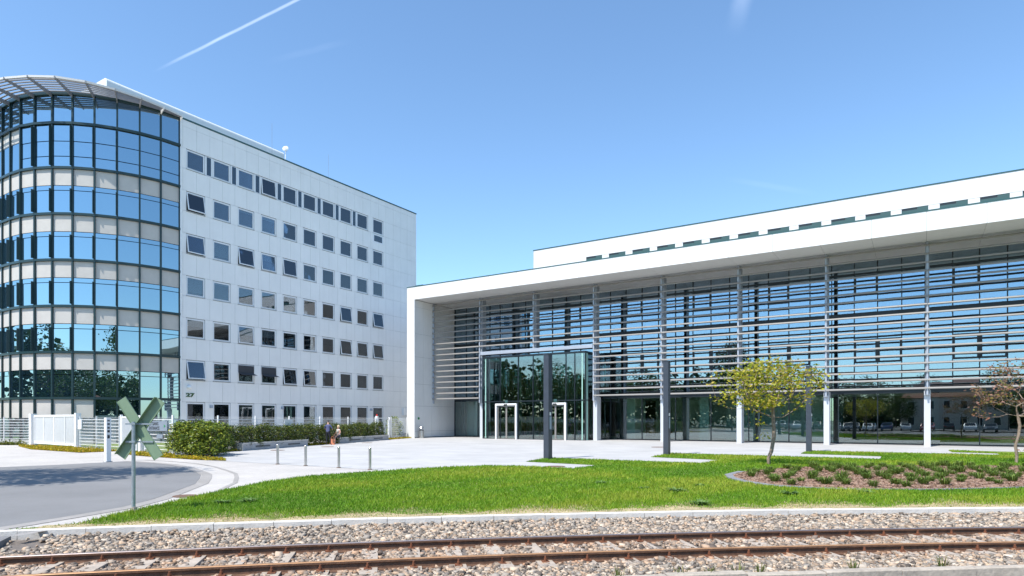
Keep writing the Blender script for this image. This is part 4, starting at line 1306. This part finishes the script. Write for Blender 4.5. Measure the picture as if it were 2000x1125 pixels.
tips = crown_tips((.35, 0, 3.25), 1.9, 1.7, 1.2, 130, 5, .3, -.75, holes=5) + [(-1.55, .1, 2.5), (-1.75, -.1, 2.2), (-1.5, .1, 2.05), (-1.3, 0, 1.95)]
t2 = make_tree('ornamental_tree', 'small tree with sparse reddish leaves and twin stems at the right edge', (21.45, 27.1, .01),
               [(.03, 0, .3), (-.03, 0, .75), (.1, 0, 1.2), (.16, 0, 1.6), (.08, 0, 2.0), (.0, 0, 2.4)], tips + [(.28, .1, .5), (.2, .1, 1.0), (.45, .12, 1.6), (.4, .1, 2.1)], RD, 21, r_tip=.0075, expo=.52, rmax=.085, per=11, spread=.15, size=.125)

# hedge shrubs
HG = [(.06, .09, .018), (.085, .12, .02), (.13, .16, .024), (.035, .055, .013), (.20, .21, .03), (.06, .09, .02)]
HL = [(.125, .19, .022), (.18, .245, .028), (.26, .31, .035), (.07, .12, .018), (.36, .38, .04), (.035, .06, .012)]


def shrub_meshes(w, d_, h_, pal, seed, n=230, per=12, size=.12):
    rs = np.random.default_rng(seed); pts = []
    for _ in range(n):
        a = rs.uniform(0, 6.283); z = rs.uniform(.05, 1) ** .8; lob = 1 + .24 * math.sin(3 * a + seed + 4 * z) + .22 * math.sin(6 * a + 9 * z + seed)
        q = rs.uniform(.35, 1) ** .5 * lob * (1 - .45 * max(0, z - .6) / .4) * (.82 + .18 * min(1, z / .3))
        pts.append((w / 2 * q * math.cos(a), d_ / 2 * q * math.sin(a), h_ * z * (1 + .05 * math.sin(4 * a))))
    lv = leaves_mesh(pts, per, .075, size, pal, seed + 3, .9, 'foliage', .5, 'leaf_dense')
    st = MB()
    for k in range(7):
        a = rs.uniform(0, 6.283); st.tube([(0, 0, -.02), (.2 * w * math.cos(a) * .5, .2 * d_ * math.sin(a), h_ * .45), (.32 * w * math.cos(a), .32 * d_ * math.sin(a), h_ * .85)], [.02, .013, .006], 5)
    return lv, st.mesh('stems', 'bark_dark')


SH = [shrub_meshes(1.55, 1.15, 1.75, HG, 40 + k) for k in range(3)]
SL = [shrub_meshes(1.5, 1.4, 1.72, HL, 60 + k, 260) for k in range(3)]


def shrub(ms, loc, rz, sc, label, group):
    r_ = thing('hedge_shrub', label, 'shrub', loc, rz, group); r_.scale = sc
    put('foliage', ms[0], r_); put('stems', ms[1], r_)


k = 0; dd_ = 2.6
while dd_ < 25.6:
    p = C0 + fd * dd_ + Vector((fd.y, -fd.x, 0)) * random.uniform(.45, .65)
    h_ = random.uniform(.78, .92)
    shrub(SH[k % 3], (p.x, p.y, 0), random.choice((0, math.pi)) + fang + random.uniform(-.3, .3), (1, 1, h_), 'dark evergreen shrub in the hedge row behind the benches', 'shrubs of the hedge row')
    dd_ += random.uniform(1.15, 1.4); k += 1
for i, (s, t, q, sc) in enumerate(((29.85, 18.55, 0, .86), (30.6, 18.6, 1, .94), (31.35, 18.55, 2, .97), (32.0, 18.6, 0, .95), (30.8, 19.4, 1, .9), (31.0, 19.8, 2, .97), (32.1, 19.8, 1, 1.0), (32.9, 19.2, 2, .97))):
    p = site(s, t); shrub(SL[q], (p.x, p.y, 0), random.uniform(0, 6), (1, 1, sc), 'bright yellow-green leaved shrub in the hedge clump right of the mesh fence', 'shrubs of the near hedge clump')
p = site(44.9, 48.0); shrub(SL[0], (p.x, p.y, 0), 1, (1.0, 1.0, 1.2), 'single rounded shrub against the outer side of the white pier', None)

# golden ground cover along the fence and the hedge
def cover(name, polys, dens, pal, label, hgt, size, cat='ground cover'):
    pts = []
    for poly in polys:
        a = np.array(poly); lo, hi = a.min(0), a.max(0); n = int(dens * (hi[0] - lo[0]) * (hi[1] - lo[1]))
        q = rng.uniform(lo, hi, (n, 2)); q = q[inside(q[:, 0], q[:, 1], poly)]
        z = np.abs(rng.normal(0, hgt, len(q))) + .01
        pts.append(np.column_stack([q, z]))
    P = np.concatenate(pts)
    o = put(name, leaves_mesh(P, 1, .01, size, pal, 5, .5, name, .6)); tag(o, label, cat, kind='stuff')


GC = [(.46, .36, .012), (.40, .32, .012), (.52, .38, .02), (.30, .28, .015), (.50, .30, .03), (.22, .24, .015)]
def fo(d, off): return tuple((fl_(d) + Vector((-0.617, -0.787, 0)) * off).xy)


pA = [fo(2.2, 1.0), fo(8.6, .25), fo(15.3, .1), fo(15.6, 2.1), fo(8.5, 2.5), fo(2.0, 1.5)]
pB = [fo(18.7, .1), fo(22.2, .1), S2(31.5, 17.9), S2(27.4, 17.8), S2(26.2, 17.2), S2(28, 16.9), fo(21.4, 1.4), fo(18.9, 1.1)]
nrm_ = Vector((fd.y, -fd.x, 0))
pC = [tuple((C0 + fd * 2 + nrm_ * .1).xy), tuple((C0 + fd * 33.5 + nrm_ * .1).xy), tuple((C0 + fd * 33.5 + nrm_ * 1.15).xy), tuple((C0 + fd * 2 + nrm_ * 1.15).xy)]
for pp, q in ((pA, 'A'), (pB, 'B'), (pC, 'C')):
    o = MB().sheet(pp, .010).build('planting_soil', 'soil'); tag(o, kind='structure')
cover('golden_ground_cover', [pA, pB, pC], 620, GC, 'low golden yellow ground cover along the fence and hedge', .05, .10)
cover('courtyard_grass', [[(-50, 48.0), (-35.9, 47.2), (-35.9, 46.3), (-50, 47.2)]], 300, [(.10, .13, .02), (.16, .16, .03)], 'rough green grass strip by the fence left of the gate', .12, .16, 'grass')

# lawn blades
def blades(n, poly, excl, hmin, hmax, wid, seed, ymax=60, power=2.0):
    rs = np.random.default_rng(seed); a = np.array(poly); lo, hi = a.min(0), a.max(0); hi[0] = min(hi[0], 27); hi[1] = min(hi[1], 44)
    X_ = rs.uniform(lo[0], hi[0], n * 9); Y_ = rs.uniform(lo[1], hi[1], n * 9)
    kd_ = Y_ - (track(X_) + (KERB + .1) * np.sqrt(1 + (.165 - .0124 * X_) ** 2))
    ok = (rs.random(n * 9) < np.clip(.35 + kd_ * .9, .35, 1)) & inside(X_, Y_, poly) & (rs.random(n * 9) < (11.5 / np.maximum(Y_, 11.5)) ** power) & (np.abs(X_) < Y_ * .83 + 1.5)
    for e in excl: ok &= ~inside(X_, Y_, e)
    idx = np.nonzero(ok)[0][:n]
    return X_[idx], Y_[idx], rs


bc = np.mean(np.array(bed_poly[:13]), 0)
bed_out = [tuple(np.array(p) + (np.array(p) - bc) / np.linalg.norm(np.array(p) - bc) * (.30 if p[0] < 9 else .1)) for p in bed_poly]
bx_, by_, rs = blades(190000, lawn_poly, [bed_out], 0, 0, 0, 9)
N = len(bx_)
# large soft patches of greener and yellower turf
def patch(x, y, f, ph): return np.sin(x * f + ph) * np.cos(y * f * 1.3 + ph * 2.1) + .6 * np.sin((x + y) * f * .6 + ph * .7) + .5 * np.sin(x * f * 2.3 - y * f * 1.9 + ph)
pt_ = patch(bx_, by_, .55, 1.3) + .5 * patch(bx_, by_, 1.7, 2.2) + rs.normal(0, .6, N)
pal_g = np.array([(.11, .245, .013), (.155, .30, .015), (.22, .34, .02), (.33, .385, .04)])
ci = np.clip(((pt_ + 2.2) / 4.4 * 4).astype(int), 0, 3)
cg = pal_g[ci] * rs.uniform(.75, 1.3, (N, 1))
kd = by_ - (track(bx_) + (KERB + .1) * 1.012)                          # distance from the kerb
ct_s = np.sqrt(1 + (.165 - .0124 * bx_) ** 2)
kd = by_ - (track(bx_) + (KERB + .1) * ct_s)
dry = (kd < .75 + .28 * np.sin(bx_ * 2.1) + .2 * np.sin(bx_ * 5.3) + rs.normal(0, .28, N)) & (rs.random(N) < .78)
dry |= (patch(bx_, by_, .9, 4.0) > 1.75) & (rs.random(N) < .35)
dry |= (rs.random(N) < .02)
cg[dry] = np.array([(.58, .47, .26)]) * rs.uniform(.7, 1.25, (dry.sum(), 1))
hh = rs.uniform(.035, .085, N) * np.where(dry, .55, 1) * np.clip(.45 + kd * .6, .45, 1) * (1 + .35 * np.clip(pt_, -1, 1.5) * .4); ww = rs.uniform(.006, .012, N) * np.clip(by_ / 13, 1, 2.6)
an = rs.uniform(0, 6.283, N); ln = rs.normal(0, .45, (N, 2)) * hh[:, None]
dx, dy = np.cos(an) * ww, np.sin(an) * ww
zb = np.full(N, .012)
vs = np.stack([np.stack([bx_ - dx, by_ - dy, zb], 1), np.stack([bx_ + dx, by_ + dy, zb], 1), np.stack([bx_ + ln[:, 0], by_ + ln[:, 1], zb + hh], 1)], 1).reshape(-1, 3)
o = put('lawn_grass', arr_mesh('lawn_grass', vs, np.arange(3 * N).reshape(-1, 3), 3, ['grass_blade'], np.repeat(cg, 3, 0)))
tag(o, 'short bright green lawn grass between track and plaza', 'grass', kind='stuff')

# tufts and weeds: blade clumps
def tuft_mesh(n, rad, h0, h1, pal, seed, wid=.012, name='grass_tuft', droop=.9):
    rs = np.random.default_rng(seed); a = rs.uniform(0, 6.283, n); r0 = rad * .35 * np.sqrt(rs.random(n)); hh_ = rs.uniform(h0, h1, n); out = rs.uniform(.3, 1.0, n) * rad * droop
    c, s_ = np.cos(a), np.sin(a); V_ = []
    b0 = np.stack([r0 * c, r0 * s_, np.zeros(n)], 1); m0 = b0 + np.stack([out * .45 * c, out * .45 * s_, hh_ * .8], 1); e0 = b0 + np.stack([out * c, out * s_, hh_ * rs.uniform(.65, 1.0, n)], 1)
    pw = np.stack([-s_, c, np.zeros(n)], 1) * wid
    vs = np.stack([b0 - pw, b0 + pw, m0 + pw, m0 - pw, m0 - pw, m0 + pw, e0 + pw * .15, e0 - pw * .15], 1).reshape(-1, 3)
    pal = np.array(pal); cc = pal[rs.integers(0, len(pal), n)] * rs.uniform(.7, 1.3, (n, 1))
    return arr_mesh(name, vs, np.arange(8 * n).reshape(-1, 4), 4, ['grass_blade'], np.repeat(cc, 8, 0))


TG_ = [(.12, .20, .03), (.16, .25, .04), (.22, .29, .06), (.08, .14, .025)]
tm = [tuft_mesh(120, .30, .12, .27, TG_, 70 + k, .008) for k in range(4)]
bx0 = np.array(bed_poly); placed = []
rs2 = np.random.default_rng(31)
for row in range(12):
    for c_ in range(34):
        x = 7.6 + c_ * .72 + (row % 2) * .36 + rs2.normal(0, .12); y = 17.15 + row * .82 + rs2.normal(0, .10)
        if not inside(np.array([x - .25, x + .2, x]), np.array([y, y, y - .3]), bed_poly).all(): continue
        if x > y * .83 + .3 or rs2.random() < .12: continue
        placed.append((x, y))
for i, (x, y) in enumerate(placed[:290]):
    o = put('grass_tuft', tm[i % 4], None, (x, y, .03), (0, 0, rs2.uniform(0, 6.28))); sc = rs2.uniform(.7, 1.15); o.scale = (sc, sc, sc * rs2.uniform(.8, 1.1))
    tag(o, 'green grass tuft planted in the bark mulch bed', 'grass tuft', 'tufts planted in the mulch bed')
# bark chips
q = rng.uniform((6.9, 16.5), (22, 25.5), (15000, 2)); q = q[inside(q[:, 0], q[:, 1], bed_poly)]
chips = leaves_mesh(np.column_stack([q, np.full(len(q), .045)]), 1, .008, .10, [(.40, .26, .18), (.30, .18, .12), (.50, .36, .27), (.20, .12, .08)], 8, .6, 'bark_mulch', .4)
tag(put('bark_mulch', chips), 'brown bark mulch covering the planting bed', 'mulch', kind='stuff')
# stone edging of the bed
ed = thing('bed_edging', 'curved grey stone edging round the mulch bed', 'edging', (7.3, 17.8, .01))
pe = [Vector((*p, 0)) for p in bed_poly[16:] + bed_poly[:11]]
fine = []
for i in range(len(pe) - 1):
    n_ = max(1, int(round((pe[i + 1] - pe[i]).length / .5)))
    for j in range(n_): fine.append((pe[i].lerp(pe[i + 1], j / n_), pe[i].lerp(pe[i + 1], (j + 1) / n_)))
for a_, b_ in fine:
    wd = .24 if a_.x < 9 else .10
    m_ = MB(); L = (b_ - a_).length; m_.box(.006, L - .006, -wd, 0, -.05, .045); dv = b_ - a_
    m_.build('edging_stone', 'stone_edge', ed, a_ - ed.location, (random.uniform(-.02, .02), 0, math.atan2(dv.y, dv.x)))
# broad-leaved weeds in the lawn and along the near kerb
wm = [tuft_mesh(60, .22, .05, .14, [(.16, .27, .06), (.21, .32, .10), (.13, .23, .06)], 90 + k, .022, 'weed_clump', 1.1) for k in range(2)]
for i, (x, y, sc, lb) in enumerate(((2.55, 18.3, 1.0, 'weed clump in mid lawn, leftmost of the broad-leaved weeds'), (3.5, 16.9, .9, 'weed clump in mid lawn between two others'), (4.2, 16.2, 1.3, 'large pale weed clump in mid lawn'), (5.2, 17.6, .9, 'small dark weed clump left of the planting bed'),
                                     (4.05, 13.75, 1.25, 'dark weed clump at the lawn edge above the kerb'), (6.8, 15.6, 1.3, 'weed clump directly in front of the planting bed'), (8.9, 15.9, .9, 'small weed clump before the bed, rightmost of the lawn weeds'),
                                     (-5.9, 14.2, 1.2, 'dark weed clump right of the crossing sign foot'), (-6.35, 14.0, 1.0, 'dark weed clump close to the crossing sign foot'))):
    o = put('weed_clump', wm[i % 2], None, (x, y, .01), (0, 0, i * 1.3)); o.scale = (sc * .85, sc * .85, sc * .7); tag(o, lb, 'weed', 'weeds in the lawn')
km = [tuft_mesh(26, .14, .05, .20, [(.16, .19, .05), (.24, .22, .08), (.10, .14, .03)], 95 + k, .005, 'kerb_weed', .9) for k in range(2)]
for i, x in enumerate((.95, 1.75, 2.1, 2.5, 2.8, 4.1, 5.35)):
    p = track_pt(x, NEAR + random.uniform(.05, .22)); o = put('kerb_weed', km[i % 2], None, (p.x, p.y, -.07), (0, 0, i * 2.1)); tag(o, 'wiry green weed sprouting along the near concrete kerb at the bottom', 'weed', 'weeds along the near kerb')

# ------------------------------------------------------------------ people
def person_mesh(verts, edges, radii, zones, name):
    me = bpy.data.meshes.new(name); me.from_pydata(verts, edges, []); me.update()
    ob = bpy.data.objects.new('tmp_body', me); col.objects.link(ob)
    sk = ob.modifiers.new('skin', 'SKIN'); sk.use_smooth_shade = True
    for i, r_ in enumerate(radii): me.skin_vertices[0].data[i].radius = (r_, r_) if not isinstance(r_, tuple) else r_
    me.skin_vertices[0].data[0].use_root = True
    sb = ob.modifiers.new('sub', 'SUBSURF'); sb.levels = 2; sb.render_levels = 2
    bpy.context.view_layer.update()
    out = bpy.data.meshes.new_from_object(ob.evaluated_get(bpy.context.evaluated_depsgraph_get()))
    bpy.data.objects.remove(ob)
    names = sorted(set(zones.values())); out.materials.clear()
    for n_ in names: out.materials.append(MATS[n_])
    va = np.array(verts)
    seg = [(a, b) for a, b in edges]
    for p in out.polygons:
        c = np.array(p.center[:]); best = None
        for k, (a, b) in enumerate(seg):
            ab = va[b] - va[a]; f = np.clip(np.dot(c - va[a], ab) / (np.dot(ab, ab) + 1e-9), 0, 1); d_ = np.linalg.norm(c - va[a] - f * ab)
            if best is None or d_ < best[0]: best = (d_, k)
        p.material_index = names.index(zones[seg[best[1]]])
    out.polygons.foreach_set('use_smooth', [True] * len(out.polygons)); out.name = name
    return out


def figure(arms, legs, lean, skin_z, sh, hips=.95, head_fwd=.02):
    v = []; e = []; r = []; z = {}
    def nv(p, rad, par=None, zone=None):
        v.append(p); r.append(rad); i = len(v) - 1
        if par is not None: e.append((par, i)); z[(par, i)] = zone
        return i
    T = skin_z
    pel = nv((0, 0, hips), (.165, .12))
    wa = nv((0, lean * .3, hips + .17), (.145, .105), pel, T['top'])
    chst = nv((0, lean * .7, hips + .40), (.175, .12), wa, T['top'])
    nb = nv((0, lean, hips + .55), .07, chst, T['top'])
    nt = nv((0, lean + head_fwd, hips + .63), .055, nb, T['skin'])
    hd = nv((0, lean + head_fwd + .02, hips + .72), (.078, .092), nt, T['skin'])
    ht = nv((0, lean + head_fwd, hips + .83), (.065, .075), hd, T['hair'])
    for sd, (el, wr) in zip((-1, 1), arms):
        so = nv((sd * sh, lean, hips + .50), .062, chst, T['top'])
        e1 = nv(el, .045, so, T['sleeve']); w1 = nv(wr, .031, e1, T['fore'])
        dv = (Vector(wr) - Vector(el)).normalized(); pm_ = Vector(wr) + dv * .08
        h1 = nv(tuple(pm_), .036, w1, T['skin'])
        sid = dv.cross(Vector((0, 0, 1)));
        if sid.length < .1: sid = Vector((0, 1, 0))
        sid.normalize()
        for q, ln_ in enumerate((.062, .075, .08, .066)):
            b0 = pm_ + sid * (q - 1.5) * .019 + dv * .02; k1 = nv(tuple(b0 + dv * ln_ * .5), .0085, h1, T['skin']); nv(tuple(b0 + dv * ln_ * .9 + Vector((0, 0, -.015))), .0075, k1, T['skin'])
        nv(tuple(Vector(wr) + dv * .06 + sid * .055), .0095, w1, T['skin'])
    for sd, (kn, an_, toe) in zip((-1, 1), legs):
        hp = nv((sd * .095, 0, hips - .04), .095, pel, T['hip'])
        k1 = nv(kn, .060, hp, T['thigh']); a1 = nv(an_, .040, k1, T['shin']); nv(toe, .036, a1, T['shoe'])
    return v, e, r, z


man = thing('person', 'person standing with back turned, navy shirt and dark trousers, beside the seated person', 'person', (-13.55, 46.9, .006), R(-12))
Z_ = dict(top='shirt_blue', skin='skin', hair='hair_dark', sleeve='shirt_blue', fore='skin', hip='trousers', thigh='trousers', shin='trousers', shoe='trousers')
fg = figure((((-.30, .06, 1.20), (-.20, .28, 1.12)), ((.30, .06, 1.20), (.20, .28, 1.16))), (((-.11, .04, .50), (-.12, -.02, .09), (-.14, .14, .04)), ((.13, .08, .50), (.17, .04, .09), (.19, .20, .04))), .02, Z_, .19)
put('body', person_mesh(*fg, 'body'), man)
woman = thing('person', 'blond person in white top sitting on the end of the right bench', 'person', (-13.40, 49.2, .006), R(-40))
Z_ = dict(top='top_white', skin='skin', hair='hair_blond', sleeve='skin', fore='skin', hip='skirt_dark', thigh='skirt_dark', shin='skin', shoe='top_white')
fg = figure((((-.26, -.02, .86), (-.16, -.24, .72)), ((.27, -.02, .86), (.20, -.22, .70))), (((-.12, -.42, .54), (-.12, -.44, .09), (-.12, -.58, .04)), ((.12, -.42, .54), (.14, -.40, .09), (.15, -.54, .04))), -.02, Z_, .17, hips=.58, head_fwd=-.03)
put('body', person_mesh(*fg, 'body'), woman)
hb = bpy.data.meshes.new('hair'); bmx = bmesh.new(); bmesh.ops.create_uvsphere(bmx, u_segments=14, v_segments=10, radius=.1)
for v_ in bmx.verts: v_.co = Vector((v_.co.x * 1.0, v_.co.y * 1.0 + .03, v_.co.z * 1.25))
bmx.to_mesh(hb); bmx.free(); hb.materials.append(MATS['hair_blond']); put('hair', hb, woman, (0, -.03, 1.33))
bg = thing('shoulder_bag', 'orange bag standing on the ground between the two people', 'bag', (-13.42, 47.6, .006), R(10))
a = MB(); a.add([(-.19, -.09, 0), (.19, -.09, 0), (.19, .09, 0), (-.19, .09, 0), (-.15, -.06, .42), (.15, -.06, .42), (.15, .06, .42), (-.15, .06, .42)], [(0, 3, 2, 1), (4, 5, 6, 7), (0, 1, 5, 4), (1, 2, 6, 5), (2, 3, 7, 6), (3, 0, 4, 7)]); a.build('bag_body', 'bag_orange', bg)
a = MB(); a.tube([(-.1, 0, .41), (-.07, 0, .56), (0, 0, .6), (.07, 0, .56), (.1, 0, .41)], .012, 6); a.build('handle', 'bag_orange', bg)

# ------------------------------------------------------------------ the street side behind the camera (seen in the panes)
def car_proto(paint):
    r_ = bpy.data.objects.new('parked_car', None); col.objects.link(r_)
    prof = [(-2.1, .35), (-2.15, .75), (-2.0, .92), (-1.75, .98), (-1.25, 1.42), (.35, 1.46), (1.05, 1.0), (1.95, .84), (2.12, .6), (2.1, .35)]
    m = MB(); n_ = len(prof)
    for y in (-.86, -.80, .80, .86):
        k_ = 1 if abs(y) < .83 else .985
        for x, z in prof: m.v.append((x * k_, y * (.86 if z > 1.2 else 1), z))
    for j in range(3):
        for k in range(n_ - 1): m.f.append((j * n_ + k, (j + 1) * n_ + k, (j + 1) * n_ + k + 1, j * n_ + k + 1)); m.m.append(0)
        m.f.append((j * n_ + n_ - 1, (j + 1) * n_ + n_ - 1, (j + 1) * n_, j * n_)); m.m.append(0)
    m.f += [tuple(range(n_)), tuple(range(4 * n_ - 1, 3 * n_ - 1, -1))]; m.m += [0, 0]
    m.build('body', paint, r_)
    gl = MB()
    for sd in (-1, 1): gl.add([(-1.55, sd * .872, 1.0), (.95, sd * .872, 1.0), (.30, sd * .76, 1.38), (-1.15, sd * .76, 1.38)], [(0, 1, 2, 3)])
    gl.add([(1.08, -.70, 1.015), (1.08, .70, 1.015), (.42, .62, 1.44), (.42, -.62, 1.44)], [(0, 1, 2, 3)]); gl.add([(-1.76, -.70, 1.0), (-1.76, .70, 1.0), (-1.31, .62, 1.40), (-1.31, -.62, 1.40)], [(0, 1, 2, 3)])
    gl.build('windows', 'car_glass', r_)
    wh = MB(); wh.tube([(0, -.1, 0), (0, .1, 0)], .32, 16); wh_m = wh.mesh('wheel', 'rubber'); hubm = MB().tube([(0, -.11, 0), (0, .11, 0)], .19, 12).mesh('rim', 'alu')
    for x in (-1.3, 1.3):
        for y in (-.78, .78):
            w_ = put('wheel', wh_m, r_, (x, y, .32)); put('rim', hubm, w_)
    for y in (-.6, .6):
        h1 = MB(); h1.box(2.02, 2.10, -.18, .18, .62, .76); h1.build('headlight', 'lamp_white', r_, (0, y, 0)); h1 = MB(); h1.box(-2.13, -2.06, -.16, .16, .66, .84); h1.build('tail_light', 'lamp_red', r_, (0, y, 0))
    return r_


cols_ = ['silver', 'white', 'black', 'blue', 'red', 'grey']
protos = {}
for k in range(18):
    cn = ['silver', 'white', 'black', 'silver', 'grey', 'white', 'blue', 'silver', 'red', 'black', 'white', 'grey'][k % 12]
    if cn not in protos: protos[cn] = car_proto('paint_' + cn); o = protos[cn]
    else: o = copy_tree(protos[cn])
    p = site(22 - (k % 12) * 2.9, -19 - (k // 12) * 11)
    o.location = (p.x, p.y, -.02); o.rotation_euler = (0, 0, ROT + R(90) + random.uniform(-.04, .04) + (math.pi if k % 3 == 0 else 0))
    tag(o, cn + ' car parked across the street, mirrored in the hall glazing', 'car', 'cars mirrored in the hall glazing')
hs = thing('rendered_house', 'pale two storey house mirrored in the right ground floor panes', 'building', site(-6, -52), ROT)
a = MB(); a.box(-9, 9, -6, 6, 0, 6.6); a.build('wall', 'render_wall', hs)
a = MB(); a.add([(-9.5, -6.5, 6.6), (9.5, -6.5, 6.6), (9.5, 6.5, 6.6), (-9.5, 6.5, 6.6), (-5, 0, 10), (5, 0, 10)], [(0, 1, 5, 4), (2, 3, 4, 5), (1, 2, 5), (3, 0, 4), (3, 2, 1, 0)]); a.build('roof', 'roof_tile', hs)
for z in (1.0, 4.2):
    for x in (-7, -4.2, -1.4, 1.4, 4.2, 7):
        a = MB(); a.box(x - .55, x + .55, 6.0, 6.04, z, z + 1.6); w_ = a.build('window', 'pane_dark', hs); b_ = MB(); rect_frame(b_, x - .6, x + .6, z - .05, z + 1.65, .07, 6.0, 6.06); b_.build('frame', 'pvc', w_)
# broad trees over the road
BG = [(.045, .085, .014), (.065, .11, .018), (.09, .135, .02), (.035, .065, .012)]
def big_tree_meshes(seed, h_, rx, rz, per=26):
    tips = crown_tips((0, 0, h_ - rz), rx, rx, rz, 150, seed, .35, -.8, holes=5)
    nd, pr = skeleton((0, 0, -.1), [(0, 0, h_ * .12), (.1, 0, h_ * .25), (.0, .1, h_ * .38)], tips, seed, .08)
    bm2, rad, ch = branch_mesh(nd, pr, .014, .5, .32, 'bark_dark', 6)
    lp = [nd[i] for i in range(len(nd)) if not ch[i]] + [nd[pr[i]] for i in range(len(nd)) if not ch[i]]
    return bm2, leaves_mesh(lp, per, .55, .34, BG, seed + 1, .7)


BT = [big_tree_meshes(200, 11, 4.2, 4.2), big_tree_meshes(210, 9, 3.4, 3.4), big_tree_meshes(220, 11, 4.2, 4.2, 62)]
def big_tree(k, x, y, sc, rz, label, group):
    r_ = thing('street_tree', label, 'tree', (x, y, -.02), rz, group); r_.scale = (sc, sc, sc)
    put('trunk', BT[k][0], r_); put('crown', BT[k][1], r_)
    return r_


p_ = [(26, -34), (17, -33), (9, -36), (3, -44), (-14, -37), (-22, -33), (34, -30), (44, -24), (52, -12), (-30, -40)] + [(60 - 6.2 * k, -58 - (k % 3) * 4) for k in range(20)] + [(66, -30), (70, -42), (62, -48), (-38, -50), (-44, -40)]
for i, (s, t) in enumerate(p_):
    q = site(s, t); big_tree(i % 2, q.x, q.y, random.uniform(.8, 1.15) * (1 if i < 10 else 1.25), i * 1.7, 'broad green street tree mirrored in the glass fronts', 'trees mirrored in the glass fronts')
for i, (x, y, sc) in enumerate(((-62, 10, 1.25), (-68, 20, 1.3), (-58, -6, 1.2), (-52, -18, 1.3), (-66, 32, 1.3), (30, -30, 1.35), (20, -34, 1.3), (40, -38, 1.4), (52, -30, 1.4))):
    big_tree((i + 1) % 2, x, y, sc, i * 2.0, 'broad green street tree mirrored in the curved glass corner', 'trees mirrored in the curved glass')
# roadside tree whose shadow lies on the road
st_ = big_tree(2, -20.4, 16.4, 1, .8, 'tall tree outside the left edge casting its shadow across the road', None); st_.scale = (.85, .85, 1.32)

# far belt of woodland round the street side, one mass
wl_pts = [(-92, 60), (-88, 10), (-74, -34), (-40, -70), (10, -92), (60, -86), (100, -50)]
P = []
for (x0, y0), (x1, y1) in zip(wl_pts[:-1], wl_pts[1:]):
    L = math.hypot(x1 - x0, y1 - y0); n_ = int(L * 150)
    f = rng.random(n_); w_ = rng.uniform(-3, 3, n_)
    xx = x0 + (x1 - x0) * f + w_; yy = y0 + (y1 - y0) * f + w_
    top = 6.5 + 2.2 * np.sin(xx * .31 + yy * .17) + 1.6 * np.sin(xx * .83 - yy * .61)
    top = top + np.where((xx > -5) | (xx < -70), 7.0, 0.0)
    P.append(np.column_stack([xx, yy, rng.random(n_) ** .8 * np.maximum(top, 3)]))
P = np.concatenate(P)
tag(put('far_woodland', leaves_mesh(P, 1, .3, 1.25, BG, 77, .8, 'far_woodland', .7, 'leaf_dense')), 'distant belt of green woodland mirrored low in the glass', 'woodland', kind='stuff')
